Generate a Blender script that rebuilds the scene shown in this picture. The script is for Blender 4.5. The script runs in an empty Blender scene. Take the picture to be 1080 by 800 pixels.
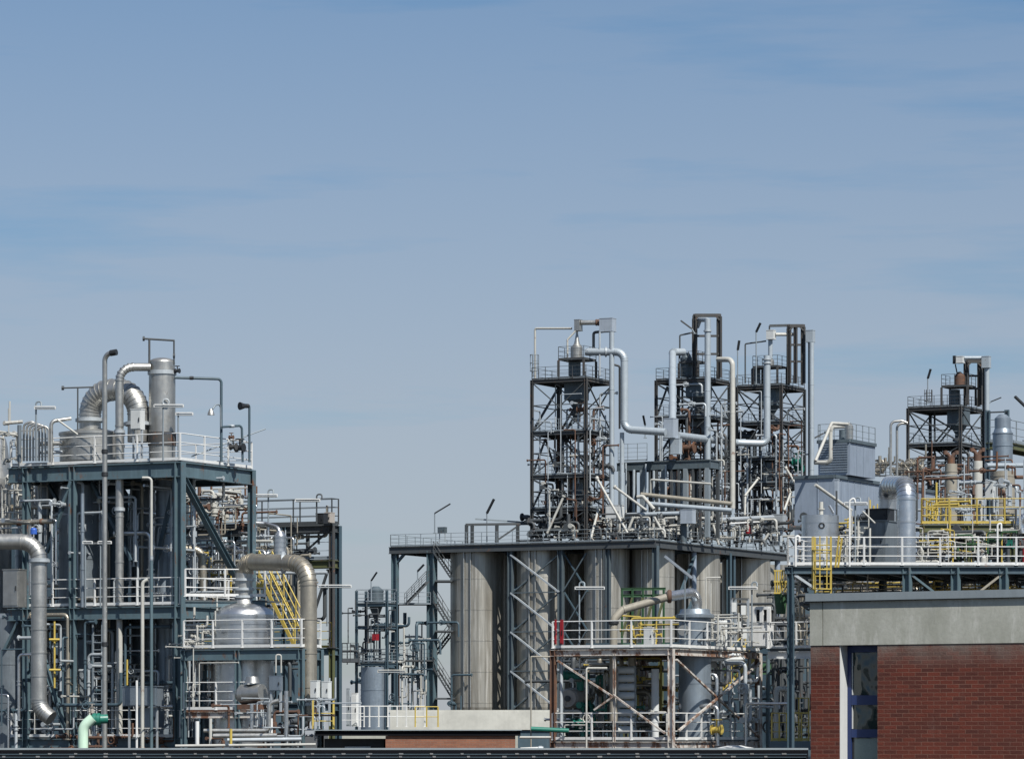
import bpy, math, random
from mathutils import Vector as V, Matrix
R = math.radians
rnd = random.Random(7)
SC = bpy.context.scene
COL = SC.collection
# ---- camera model: a long lens, level, shifted upwards --------------------
F = 4000.0          # focal length in photograph pixels (1080 wide)
HZ = 770.0          # horizon row
H = 6.0             # camera height
DOFF = 0.0          # moves a whole group of measurements farther off
def dd_(d): return d+DOFF
def P(px, py, d): d += DOFF; return V(((px-540)/F*d, d, H+(HZ-py)/F*d))
def XY(px, d): d += DOFF; return V(((px-540)/F*d, d, 0))
def zof(py, d): return H+(HZ-py)/F*(d+DOFF)
def at_z(p, z): return V((p.x, p.y, z))
# the plant's own street grid, turned 27 degrees to the camera
GA = R(27)
U = V((math.cos(GA), -math.sin(GA), 0))
W = V((math.sin(GA), math.cos(GA), 0))
def on_line(a, dr, px):
    k = (px-540)/F
    t = (k*a.y-a.x)/(dr.x-k*dr.y)
    return a+dr*t
# ---- mesh collector ---------------------------------------------------------
class MB:
    def __init__(s): s.v = []; s.f = []; s.s = []
    def add(s, vs, fs, smooth=False):
        o = len(s.v); s.v += [V(p) for p in vs]
        for f in fs: s.f.append([i+o for i in f]); s.s.append(smooth)
        return s
    def box(s, c, sx, sy, sz, ang=0.0, z0=None):
        c = V(c); ca, sa = math.cos(ang), math.sin(ang); vs = []
        for dz in (-.5, .5):
            for dx, dy in ((-.5, -.5), (.5, -.5), (.5, .5), (-.5, .5)):
                x, y = dx*sx, dy*sy
                vs.append((c.x+x*ca-y*sa, c.y+x*sa+y*ca, c.z+dz*sz))
        return s.add(vs, [(3, 2, 1, 0), (4, 5, 6, 7), (0, 1, 5, 4), (1, 2, 6, 5), (2, 3, 7, 6), (3, 0, 4, 7)])
    def prism(s, poly, z0, z1):
        n = len(poly)
        vs = [(p[0], p[1], z0) for p in poly]+[(p[0], p[1], z1) for p in poly]
        fs = [tuple(range(n-1, -1, -1)), tuple(range(n, 2*n))]+[(i, (i+1) % n, n+(i+1) % n, n+i) for i in range(n)]
        return s.add(vs, fs)
    def _frame(s, a, b, up=None):
        t = (b-a).normalized()
        if up is None: up = V((0, 0, 1)) if abs(t.z) < .95 else -W
        x = t.cross(up)
        if x.length < 1e-6: x = t.cross(V((1, 0, 0)))
        x.normalize(); y = x.cross(t).normalized()
        return x, y
    def extr(s, a, b, poly, up=None, smooth=False):
        a, b = V(a), V(b); x, y = s._frame(a, b, up); n = len(poly)
        vs = [a+x*p[0]+y*p[1] for p in poly]+[b+x*p[0]+y*p[1] for p in poly]
        fs = [tuple(range(n)), tuple(range(2*n-1, n-1, -1))]+[(i, n+i, n+(i+1) % n, (i+1) % n) for i in range(n)]
        return s.add(vs, fs, smooth)
    def bar(s, a, b, w, h=None, up=None):
        h = h or w; w, h = w/2, h/2
        return s.extr(a, b, [(-w, -h), (w, -h), (w, h), (-w, h)], up)
    def ibeam(s, a, b, w, h, t=None, up=None):
        t = t or max(.018, h*.07); w, h = w/2, h/2; k = t/2
        return s.extr(a, b, [(-w, -h), (w, -h), (w, -h+t), (k, -h+t), (k, h-t), (w, h-t), (w, h), (-w, h), (-w, h-t), (-k, h-t), (-k, -h+t), (-w, -h+t)], up)
    def cyl(s, a, b, r, r2=None, seg=14, caps=True):
        a, b = V(a), V(b); r2 = r if r2 is None else r2
        x, y = s._frame(a, b); vs = []
        for c, q in ((a, r), (b, r2)):
            for i in range(seg):
                g = 2*math.pi*i/seg; vs.append(c+x*math.cos(g)*q+y*math.sin(g)*q)
        s.add(vs, [(i, seg+i, seg+(i+1) % seg, (i+1) % seg) for i in range(seg)], True)
        if caps:
            if r > 1e-4: s.add(vs[:seg], [tuple(range(seg))])
            if r2 > 1e-4: s.add(vs[seg:], [tuple(range(seg-1, -1, -1))])
        return s
    def lathe(s, c, prof, seg=32, smooth=True):
        c = V(c); vs = []
        for r, z in prof:
            for i in range(seg):
                g = 2*math.pi*(i+.5)/seg; vs.append((c.x+r*math.cos(g), c.y+r*math.sin(g), z))
        n = len(prof); fs = []
        # split at sharp profile corners so the edges stay crisp
        for k in range(n-1):
            v2 = vs[k*seg:(k+2)*seg]
            s.add(v2, [(i, (i+1) % seg, seg+(i+1) % seg, seg+i) for i in range(seg)], smooth)
        s.add(vs[:seg], [tuple(range(seg-1, -1, -1))]); s.add(vs[-seg:], [tuple(range(seg))])
        return s
    def dome(s, c, r, z, h, seg=32, n=6, rtop=.001):
        c = V(c); vs = []
        for k in range(n+1):
            a = math.pi/2*k/n; rr = max(rtop, r*math.cos(a)); zz = z+h*math.sin(a)
            for i in range(seg):
                g = 2*math.pi*(i+.5)/seg; vs.append((c.x+rr*math.cos(g), c.y+rr*math.sin(g), zz))
        s.add(vs, [(k*seg+i, k*seg+(i+1) % seg, (k+1)*seg+(i+1) % seg, (k+1)*seg+i) for k in range(n) for i in range(seg)], True)
        return s
    def ringband(s, a, t, r, th, L, seg=16):
        a = V(a); t = V(t).normalized(); return s.cyl(a-t*L/2, a+t*L/2, r+th, seg=seg)
    def path(s, pts, r, R_=None, n=6, seg=12, seam=0.0, bendseam=False, caps=True, th=.02):
        pts = [V(p) for p in pts]
        out = [(pts[0], False)]
        for i in range(1, len(pts)-1):
            p0, p1, p2 = pts[i-1], pts[i], pts[i+1]
            d1 = (p0-p1); d2 = (p2-p1); l1, l2 = d1.length, d2.length; d1.normalize(); d2.normalize()
            ang = d1.angle(d2)
            if ang > math.pi-.03 or not R_: out.append((p1, False)); continue
            t = R_/math.tan(ang/2); lim = min(l1*(.98 if i == 1 else .49), l2*(.98 if i == len(pts)-2 else .49))
            if t > lim: t = lim
            rr = t*math.tan(ang/2); c = p1+(d1+d2).normalized()*(rr/math.sin(ang/2))
            a = p1+d1*t-c; b = p1+d2*t-c; tot = a.angle(b)
            for k in range(n+1):
                f = k/n
                q = (a*math.sin((1-f)*tot)+b*math.sin(f*tot))/math.sin(tot) if tot > 1e-4 else a
                out.append((c+q, True))
        out.append((pts[-1], False))
        q = []
        for p, fl in out:
            if not q or (p-q[-1][0]).length > 1e-4: q.append((p, fl))
        ps = [a for a, _ in q]; m = len(ps)
        tans = []
        for i in range(m):
            a = ps[max(0, i-1)]; b = ps[min(m-1, i+1)]
            if 0 < i < m-1: tt = ((ps[i]-a).normalized()+(b-ps[i]).normalized())
            else: tt = b-a
            tans.append(tt.normalized())
        x, y = s._frame(ps[0], ps[0]+tans[0]); vs = []
        for i in range(m):
            if i:
                ax = tans[i-1].cross(tans[i])
                if ax.length > 1e-7:
                    rot = Matrix.Rotation(tans[i-1].angle(tans[i]), 3, ax.normalized()); x = rot @ x; y = rot @ y
            for k in range(seg):
                g = 2*math.pi*k/seg; vs.append(ps[i]+x*math.cos(g)*r+y*math.sin(g)*r)
        s.add(vs, [(i*seg+k, (i+1)*seg+k, (i+1)*seg+(k+1) % seg, i*seg+(k+1) % seg) for i in range(m-1) for k in range(seg)], True)
        if caps:
            s.add(vs[:seg], [tuple(range(seg))]); s.add(vs[-seg:], [tuple(range(seg-1, -1, -1))])
        if bendseam:
            for i in range(m):
                if q[i][1]: s.ringband(ps[i], tans[i], r, th, .05, seg)
        if seam:
            for i in range(m-1):
                L = (ps[i+1]-ps[i]).length
                if L > seam*.8:
                    k = max(1, int(L/seam))
                    for j in range(1, k+1):
                        if j == k and i == m-2: continue
                        s.ringband(ps[i].lerp(ps[i+1], j/k), ps[i+1]-ps[i], r, th, .06, seg)
        return s
    def torus(s, c, r, tr, axis, seg=16, k=6):
        c = V(c); t = V(axis).normalized(); x, y = s._frame(c, c+t)
        pts = [c+x*math.cos(2*math.pi*i/seg)*r+y*math.sin(2*math.pi*i/seg)*r for i in range(seg)]
        for i in range(seg): s.cyl(pts[i], pts[(i+1) % seg], tr, seg=k, caps=False)
        return s
    def bounds(s):
        return (V([min(p[i] for p in s.v) for i in range(3)]), V([max(p[i] for p in s.v) for i in range(3)]))
BASE = {}
LBL = []
def _mk(mb, name, mat, base):
    me = bpy.data.meshes.new(name)
    me.from_pydata([tuple(p-base) for p in mb.v], [], mb.f)
    me.polygons.foreach_set('use_smooth', mb.s)
    me.materials.append(mat); me.update()
    o = bpy.data.objects.new(name, me); COL.objects.link(o); return o
def _tag(o, label, cat, group=None, kind=None):
    if label: o['label'] = label; LBL.append(label)
    if cat: o['category'] = cat
    if group: o['group'] = group
    if kind: o['kind'] = kind
    return o
def thing(name, label, cat, loc, group=None):
    o = bpy.data.objects.new(name, None); COL.objects.link(o); o.location = loc
    o.empty_display_size = .5
    BASE[o] = V(loc); return _tag(o, label, cat, group)
def part(mb, name, mat, parent, label=None):
    o = _mk(mb, name, mat, BASE[parent]); o.parent = parent; BASE[o] = BASE[parent]
    if label: o['label'] = label
    return o
def solo(mb, name, mat, label, cat, group=None, kind=None):
    a, b = mb.bounds(); base = V(((a.x+b.x)/2, (a.y+b.y)/2, a.z))
    o = _mk(mb, name, mat, base); o.location = base; BASE[o] = base
    return _tag(o, label, cat, group, kind)
def structure(mb, name, mat): 
    o = solo(mb, name, mat, None, None); o['kind'] = 'structure'; return o
def copy_tree(o, parent=None):
    c = o.copy(); COL.objects.link(c)
    if parent: c.parent = parent
    for ch in list(o.children): copy_tree(ch, c)
    return c
def put_copy(o, loc, label, group=None, rotz=None):
    c = copy_tree(o); c.location = loc; c['label'] = label
    if rotz is not None: c.rotation_euler.z = rotz
    BASE[c] = V(loc); return c
# ---- materials --------------------------------------------------------------
def nodes(name):
    m = bpy.data.materials.new(name); m.use_nodes = True
    nt = m.node_tree; b = nt.nodes['Principled BSDF']; return m, nt, b
def N(nt, t, **kw):
    n = nt.nodes.new(t)
    for k, v in kw.items():
        if k in n.inputs.keys(): n.inputs[k].default_value = v
        else: setattr(n, k, v)
    return n
def mixc(nt, fac, a, b, blend='MIX'):
    n = nt.nodes.new('ShaderNodeMix'); n.data_type = 'RGBA'; n.blend_type = blend
    for sock, val in ((n.inputs[0], fac), (n.inputs[6], a), (n.inputs[7], b)):
        if hasattr(val, 'is_output'): nt.links.new(val, sock)
        elif isinstance(val, (int, float)): sock.default_value = val
        else: sock.default_value = (*val, 1) if len(val) == 3 else val
    return n.outputs[2]
def ramp(nt, src, stops):
    n = nt.nodes.new('ShaderNodeValToRGB'); nt.links.new(src, n.inputs[0])
    e = n.color_ramp.elements
    while len(e) < len(stops): e.new(.5)
    for el, (p, c) in zip(e, stops):
        el.position = p; el.color = (c, c, c, 1) if isinstance(c, (int, float)) else (*c, 1)
    return n.outputs[0]
def wpos(nt, scale=(1, 1, 1)):
    g = nt.nodes.new('ShaderNodeNewGeometry'); m = nt.nodes.new('ShaderNodeMapping')
    nt.links.new(g.outputs['Position'], m.inputs[0]); m.inputs['Scale'].default_value = scale
    return m.outputs[0]
def noise(nt, vec, scale, detail=4, rough=.6):
    n = nt.nodes.new('ShaderNodeTexNoise'); nt.links.new(vec, n.inputs['Vector'])
    n.inputs['Scale'].default_value = scale; n.inputs['Detail'].default_value = detail; n.inputs['Roughness'].default_value = rough
    return n.outputs[0]
RUST = (.085, .038, .02)
def paint(name, col, rough=.5, metal=0.0, dirt=.45, rust=0.0, streak=.5, bump=.1, dirtcol=None):
    """weathered coat: blotches, vertical run marks and rust patches"""
    m, nt, b = nodes(name)
    big = noise(nt, wpos(nt), 1.1, 5, .65)
    c = mixc(nt, ramp(nt, big, [(.35, 0), (.72, dirt)]), col, dirtcol or [x*.45+.012 for x in col])
    if streak:
        st = noise(nt, wpos(nt, (6, 6, .35)), 1.0, 5, .7)
        c = mixc(nt, ramp(nt, st, [(.48, 0), (.75, streak)]), c, [x*.5+.01 for x in col])
        st2 = noise(nt, wpos(nt, (9, 9, .5)), 1.0, 3, .6)
        c = mixc(nt, ramp(nt, st2, [(.58, 0), (.8, streak*.6)]), c, [min(.85, x*1.5+.03) for x in col])
    if rust:
        ru = noise(nt, wpos(nt, (1, 1, .55)), 2.3, 8, .75)
        th = .66-.26*rust
        rc = mixc(nt, noise(nt, wpos(nt), 9, 3), RUST, (.19, .085, .042))
        c = mixc(nt, ramp(nt, ru, [(th, 0), (th+.09, .95)]), c, rc)
    nt.links.new(c, b.inputs['Base Color'])
    fine = noise(nt, wpos(nt), 5, 4)
    rr = nt.nodes.new('ShaderNodeMapRange'); nt.links.new(fine, rr.inputs[0])
    rr.inputs[3].default_value = max(.05, rough-.14); rr.inputs[4].default_value = min(1, rough+.2)
    nt.links.new(rr.outputs[0], b.inputs['Roughness'])
    b.inputs['Metallic'].default_value = metal
    if bump:
        bp = nt.nodes.new('ShaderNodeBump'); bp.inputs['Strength'].default_value = bump; bp.inputs['Distance'].default_value = .02
        nt.links.new(fine, bp.inputs['Height']); nt.links.new(bp.outputs[0], b.inputs['Normal'])
    return m
def silo_metal():
    m, nt, b = nodes('streaked_silo_steel')
    base = (.42, .405, .36)
    n1 = noise(nt, wpos(nt, (1.5, 1.5, .05)), 1.0, 6, .7); n2 = noise(nt, wpos(nt, (4, 4, .12)), 1.0, 5, .7); n3 = noise(nt, wpos(nt, (.5, .5, .25)), 1.0, 5, .65)
    c = mixc(nt, ramp(nt, n1, [(.40, 0), (.68, .8)]), base, (.12, .112, .095))
    c = mixc(nt, ramp(nt, n2, [(.5, 0), (.72, .7)]), c, (.60, .60, .58))
    c = mixc(nt, ramp(nt, n3, [(.45, 0), (.75, .5)]), c, (.24, .21, .165))
    nt.links.new(c, b.inputs['Base Color']); b.inputs['Metallic'].default_value = .6
    nt.links.new(ramp(nt, n2, [(.3, .32), (.7, .6)]), b.inputs['Roughness'])
    return m
M = dict(
    teal=paint('blue_grey_steel_paint', (.085, .135, .16), .5, 0, .55, .33),
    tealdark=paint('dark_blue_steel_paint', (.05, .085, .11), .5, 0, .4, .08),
    white=paint('white_rail_paint', (.62, .63, .625), .45, 0, .3, .10, .3),
    offwhite=paint('old_white_paint', (.43, .43, .40), .5, 0, .4, .25, .4),
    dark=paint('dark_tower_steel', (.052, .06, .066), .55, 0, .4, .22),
    rusty=paint('rusty_tower_steel', (.05, .05, .05), .65, 0, .4, .26),
    rustwhite=paint('rusting_white_steel', (.50, .48, .45), .6, 0, .4, .72),
    rust=paint('heavy_rust', (.10, .055, .038), .8, 0, .5, .6),
    galv=paint('galvanised_steel', (.42, .46, .49), .5, .35, .35, .06, .4),
    greyrail=paint('grey_galvanised_rail', (.22, .26, .29), .55, .2, .3, .1, .3),
    alu=paint('aluminium_cladding', (.62, .635, .645), .29, .92, .35, 0, .3),
    aludull=paint('dull_aluminium_cladding', (.46, .46, .44), .40, .82, .5, .05, .5),
    stain=paint('streaked_stainless', (.43, .41, .365), .45, .45, .5, 0, .85),
    pale=paint('pale_blue_pipe_paint', (.37, .42, .46), .42, .25, .25, .08, .35),
    beige=paint('beige_pipe_coat', (.28, .26, .215), .55, .1, .4, .15, .5),
    brownpipe=paint('brown_stained_cladding', (.38, .35, .29), .42, .72, .55, .22, .7),
    yellow=paint('yellow_safety_paint', (.46, .35, .075), .5, 0, .35, .12, .3),
    olive=paint('olive_steel', (.085, .095, .04), .6, 0, .4, .35),
    green=paint('green_steel', (.028, .085, .035), .55, 0, .4, .1),
    valve=paint('green_enamel', (.012, .15, .11), .4, 0, .4, .1),
    mint=paint('pale_green_pipe', (.52, .71, .57), .45, 0, .3, .05, .3),
    red=paint('red_paint', (.24, .009, .016), .45, 0, .3, 0, .2),
    blue=paint('blue_motor_paint', (.03, .1, .42), .4, 0, .3, 0, .2),
    vessel=paint('blue_grey_vessel', (.26, .31, .36), .4, .6, .4, .03, .5),
    vesseldark=paint('dark_vessel_coat', (.17, .20, .225), .45, .45, .5, .05, .6),
    black=paint('black_fitting', (.015, .017, .02), .5, 0, .3, 0, 0),
    hopper=paint('hopper_steel', (.09, .12, .14), .5, .2, .5, .2, .6),
    clad=paint('blue_grey_wall_cladding', (.25, .30, .37), .5, .2, .3, .04, .5),
    cladlight=paint('light_wall_cladding', (.36, .41, .47), .45, .2, .3, 0, .4),
    grate=paint('steel_grating', (.07, .08, .085), .7, .2, .4, .25, .2),
    concrete=paint('weathered_concrete', (.36, .365, .32), .85, 0, .6, 0, .3, .25, (.2, .205, .19)),
    concpale=paint('pale_concrete', (.47, .47, .43), .85, 0, .45, 0, .15, .2),
    cabinet=paint('grey_cabinet', (.52, .54, .54), .45, 0, .2, .03, .25),
    roofdark=paint('dark_roof_sheet', (.0065, .007, .009), .6, 0, .4, 0, 0, .1, (.012, .012, .013)),
    coping=paint('metal_coping', (.27, .31, .33), .5, .25, .2, 0, .2),
    silo=silo_metal(),
    ground=paint('yard_ground', (.05, .05, .047), .95, 0, .5, 0, 0, .3),
    pump=paint('pale_pump_casing', (.36, .33, .30), .55, 0, .4, .3, .4),
)

_b = M['roofdark'].node_tree.nodes['Principled BSDF']; _b.inputs['Specular IOR Level'].default_value = .05
for _l in list(M['roofdark'].node_tree.links):
    if _l.to_socket == _b.inputs['Roughness']: M['roofdark'].node_tree.links.remove(_l)
_b.inputs['Roughness'].default_value = 1.0
SUN_E, SKY_E, EXPO = 5.0, .058, 0.4
SKY_TINT, SKY_LOW, CLOUD = (.42, .82, 1.08), (.79, .90, 1.04), (6.1, 6.35, 7.2)
# ---- structural builders ------------------------------------------------------
_post = {}
def post(parent, p, h, w, mat):
    key = (round(h, 3), round(w, 4), mat.name)
    if key not in _post:
        _post[key] = MB().bar(V((0, 0, 0)), V((0, 0, h)), w, w*1.1, up=W).box((0, 0, .01), w*2.2, w*2.2, .02)
        me = bpy.data.meshes.new('post'); mb = _post[key]
        me.from_pydata([tuple(q) for q in mb.v], [], mb.f); me.materials.append(mat); _post[key] = me
    o = bpy.data.objects.new('post', _post[key]); COL.objects.link(o)
    o.parent = parent; o.location = V(p)-BASE[parent]; BASE[o] = V(p); return o
def rail(root, pts, h=1.1, mat='white', r=.03, bars=3, spacing=1.5, w=.06, toe=True, closed=False, posts=True):
    pts = [V(p) for p in pts]; r *= .72; w *= .78
    if closed: pts = pts+[pts[0]]
    mb = MB(); up = V((0, 0, 1))
    for a, b in zip(pts, pts[1:]):
        for k in range(bars):
            z = h*(1-k/bars*1.0) if bars > 1 else h
            mb.cyl(a+up*z, b+up*z, r if k == 0 else r*.8, seg=6)
        if toe: mb.bar(a+up*.07, b+up*.07, .02, .11)
    o = part(mb, 'railing', M[mat], root)
    if posts:
        for i, (a, b) in enumerate(zip(pts, pts[1:])):
            L = (b-a).length; n = max(1, round(L/spacing))
            for k in range(n+(1 if (i == len(pts)-2 and not closed) else 0)): post(o, a.lerp(b, k/n), h, w, M[mat])
    return o
class Rack:
    """steel frame on the plant grid: corner nearest the camera, left end of its front edge, right end of its side edge"""
    def __init__(s, name, label, cat, corner, pxl, pxr=None, group=None, ang=None, depth=None):
        s.U, s.W = (U, W) if ang is None else (V((math.cos(ang), -math.sin(ang), 0)), V((math.sin(R(16)), math.cos(R(16)), 0)))
        s.C = XY(*corner); s.d = corner[1]
        s.L = on_line(s.C, -s.U, pxl); s.R = on_line(s.C, s.W, pxr) if depth is None else s.C+s.W*depth; s.B = s.L+s.R-s.C
        c = (s.L+s.R)/2; s.root = thing(name, label, cat, (c.x, c.y, 0), group)
        s.lu = (s.L-s.C).length; s.lw = (s.R-s.C).length
    def z(s, py): return zof(py, s.d)
    def u(s, px): return on_line(s.C, -s.U, px)
    def w(s, px): return on_line(s.C, s.W, px)
    def ub(s, px): return on_line(s.R, -s.U, px)
    def at(s, a, b): return s.C+(s.L-s.C)*a+(s.R-s.C)*b       # a along the front (0 = corner), b inwards
    def column(s, p, z0, z1, w=.28, mat='teal', kind='i', up=None):
        a, b = at_z(p, z0), at_z(p, z1); mb = MB()
        if kind == 'i': mb.ibeam(a, b, w, w, w*.12, up=up or U)
        elif kind == 'o': mb.cyl(a, b, w/2, seg=10)
        else: mb.bar(a, b, w, w, up=-W)
        mb.box((p.x, p.y, z0+.02), w*1.7, w*1.7, .04, -GA)
        return part(mb, 'column', M[mat], s.root)
    def beam(s, a, b, z, w=.2, h=.45, mat='teal'):
        return part(MB().ibeam(at_z(a, z-h/2), at_z(b, z-h/2), w, h), 'beam', M[mat], s.root)
    def brace(s, a, za, b, zb, w=.12, mat='teal', h=None, kind='bar'):
        mb = MB(); p, q = at_z(a, za), at_z(b, zb)
        if kind == 'bar': mb.bar(p, q, w, h or w*.7)
        elif kind == 'tube': mb.cyl(p, q, w/2, seg=8)
        else: mb.ibeam(p, q, w, w)
        return part(mb, 'brace', M[mat], s.root)
    def deck(s, poly, z, t=.06, mat='grate'):
        return part(MB().prism([(p.x, p.y) for p in poly], z, z+t), 'deck', M[mat], s.root)
    def ring(s, z, w=.2, h=.45, mat='teal', deck=True, sides='flrb', dmat='grate'):
        z0 = z-.065 if deck else z
        e = w*.5+.003
        du, dw = (s.L-s.C).normalized(), (s.R-s.C).normalized()
        if 'f' in sides: s.beam(s.C-du*e, s.L+du*e, z0, w, h, mat)
        if 'b' in sides: s.beam(s.R-du*e, s.B+du*e, z0, w, h, mat)
        if 'r' in sides: s.beam(s.C+dw*e, s.R-dw*e, z0, w, h, mat)
        if 'l' in sides: s.beam(s.L+dw*e, s.B-dw*e, z0, w, h, mat)
        if deck: s.deck([s.C, s.R, s.B, s.L], z-.06, .06, dmat)
    def rails(s, z, sides='fr', **k):
        e = {'f': (s.L, s.C), 'r': (s.C, s.R), 'b': (s.R, s.B), 'l': (s.B, s.L)}
        pts = [e[sides[0]][0]]+[e[x][1] for x in sides]
        return rail(s.root, [at_z(p, z) for p in pts], **k)
    def ringrails(s, z, **k): return rail(s.root, [at_z(p, z) for p in (s.L, s.C, s.R, s.B)], closed=True, **k)
def xbrace(k, a, b, z0, z1, w=.09, mat='dark'):
    k.brace(a, z0, b, z1, w, mat); o = W*.04
    k.brace(a+o+U*.02, z1, b+o+U*.02, z0, w, mat)
# ---- things ---------------------------------------------------------------------
def pipe(label, pts, w, mat='alu', name='pipe', cat='pipe', group=None, Rb=1.35, seam=0, bendseam=False, n=7, seg=None, flanges=(), fmat=None):
    """pts as photo column, photo row, distance; w is the pipe's width in photo pixels"""
    d0 = pts[0][2]; r = w/2*(d0+DOFF)/F
    q = [P(*p) for p in pts]
    seg = seg or (20 if w > 12 else 14 if w > 5 else 8)
    mb = MB().path(q, r, Rb*2*r if Rb else None, n, seg, seam, bendseam)
    o = solo(mb, name, M[mat] if isinstance(mat, str) else mat, label, cat, group)
    for px, py, d, ax in flanges:
        c = P(px, py, d); t = V((0, 0, 1)) if ax == 'z' else V((1, 0, 0)) if ax == 'x' else W
        f = MB().cyl(c-t*.06, c+t*.06, r*1.35, seg=seg)
        for s in (-.09, .07): f.cyl(c+t*s, c+t*(s+.02), r*1.18, seg=seg)
        part(f, 'flange', M[fmat or 'galv'], o)
    return o
def wpipe(label, pts, r, mat='alu', name='pipe', cat='pipe', group=None, Rb=1.35, seam=0, bendseam=False, n=7, seg=12):
    mb = MB().path(pts, r, Rb*2*r if Rb else None, n, seg, seam, bendseam)
    return solo(mb, name, M[mat], label, cat, group)
def tube_lamp(label, px0, px1, py, d, base_py, post_px=None, mat='white', hook=True, pmat='greyrail', group='tube lamps on posts'):
    """fluorescent luminaire hung from a hooked post"""
    pp = post_px if post_px is not None else px0+(px1-px0)*.55
    b = P(pp, base_py, d); s = (d+DOFF)/F
    root = thing('tube_lamp', label, 'lamp', b, group)
    part(MB().path([P(px0, py+1.2, d-.15), P(px1, py+1.2, d-.15)], 1.0*s, seg=8), 'glass_tube', M['cabinet'], root)
    x0, x1 = P(px0, py-.9, d-.15), P(px1, py-.9, d-.15)
    part(MB().bar(x0, x1, 4.0*s, 1.0*s).box(P(px0-.4, py+.3, d-.15), .9*s, 3*s, 3*s).box(P(px1+.4, py+.3, d-.15), .9*s, 3*s, 3*s), 'lamp_housing', M[mat], root)
    mb = MB().path([b, P(pp, py-6, d), P(pp+5.5, py-6, d-.08), P(pp+5.5, py-1.5, d-.15)] if hook else [b, P(pp, py-1, d-.1)], .035, 2.6*s if hook else None, 6, 8)
    part(mb, 'lamp_post', M[pmat], root); return root
def pole_lamp(label, foot, bend, tip, d, group='dark pole lamps', w=3.0):
    """bare pole carrying a tilted dark lamp head"""
    f = P(foot[0], foot[1], d); root = thing('pole_lamp', label, 'lamp', f, group); s = (d+DOFF)/F
    part(MB().path([f, P(bend[0], bend[1], d)], .55*s*1.2, seg=8).box(f+V((0, 0, .03)), .3, .3, .06), 'pole', M['greyrail'], root)
    a, b = P(bend[0], bend[1], d), P(tip[0], tip[1], d-.3)
    mb = MB().extr(a, b, [(-w*.5*s, -.3*w*s), (w*.5*s, -.3*w*s), (w*.35*s, .35*w*s), (-w*.35*s, .35*w*s)])
    part(mb, 'lamp_head', M['black'], root); return root
def add_valve(mb, c, r, ax):
    t = V(ax); mb.cyl(c-t*r*1.6, c+t*r*1.6, r, seg=10); 
    for s in (-1, 1): mb.cyl(c+t*r*(1.5*s-.15), c+t*r*(1.5*s+.15), r*1.6, seg=10)
    return mb.cyl(c, c+V((0, 0, r*3)), r*.35, seg=8).torus(c+V((0, 0, r*3)), r*1.5, r*.2, (0, 0, 1), 12, 5)
def valve(label, px, py, d, w, mat='valve', group=None, ax=None):
    c = P(px, py, d); return solo(add_valve(MB(), c, w/2*(d+DOFF)/F, ax or U), 'valve', M[mat], label, 'valve', group)
def stairs(label, a, b, width=.8, mat='yellow', name='staircase', group=None, rails=True, smat=None, hr=1.0):
    """a: lower end, b: upper end (world points at the centre of the flight)"""
    a, b = V(a), V(b); root = thing(name, label, 'stairs', a, group)
    h = (b-a); hd = V((h.x, h.y, 0)).normalized(); sd = V((-hd.y, hd.x, 0))
    for s in (-1, 1):
        part(MB().bar(a+sd*s*width/2, b+sd*s*width/2, .05, .15), 'stringer', M[mat], root)
        if rails:
            p, q = a+sd*s*width/2, b+sd*s*width/2; up = V((0, 0, 1))
            mb = MB().cyl(p+up*hr, q+up*hr, .03, seg=6).cyl(p+up*hr*.55, q+up*hr*.55, .024, seg=6)
            for k in range(4): mb.cyl(p.lerp(q, k/3), p.lerp(q, k/3)+up*hr, .028, seg=6)
            part(mb, 'handrail', M[mat], root)
    n = max(3, int(abs(h.z)/.21))
    for k in range(1, n):
        c = a.lerp(b, k/n); part(MB().box(c, .26, width-.07, .035, math.atan2(hd.y, hd.x)), 'step', M[smat or 'grate'], root)
    return root
def ladder(label, px, py0, py1, d, w=.5, mat='yellow', cage=True, ang=0, group=None):
    f = P(px, py1, d); root = thing('ladder', label, 'ladder', f, group)
    zt = zof(py0, d); x = V((math.cos(ang), math.sin(ang), 0)); y = V((x.y, -x.x, 0))
    for s in (-1, 1): part(MB().bar(f+x*s*w/2, at_z(f+x*s*w/2, zt), .07, .05, up=y), 'side_rail', M[mat], root)
    n = int((zt-f.z)/.3); mb = MB()
    for k in range(1, n): part(MB().cyl(f+x*(-w/2)+V((0, 0, k*.3)), f+x*(w/2)+V((0, 0, k*.3)), .022, seg=6), 'rung', M[mat], root)
    if cage:
        z = f.z+(zt-f.z)*.25
        c = f+y*.35
        while z < zt+.01:
            pts = [f+x*w*.5]+[c+x*math.cos(g)*.36+y*math.sin(g)*.36 for g in [math.pi*k/8 for k in range(9)]]+[f-x*w*.5]
            part(MB().path([at_z(p, z) for p in pts], .028, seg=6), 'cage_hoop', M[mat], root); z += .75
        for k in range(5):
            g = math.pi*(k+.0)/4; p = c+x*math.cos(g)*.36+y*math.sin(g)*.36
            part(MB().bar(at_z(p, f.z+(zt-f.z)*.25), at_z(p, zt), .045, .02, up=y), 'cage_bar', M[mat], root)
    return root
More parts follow.
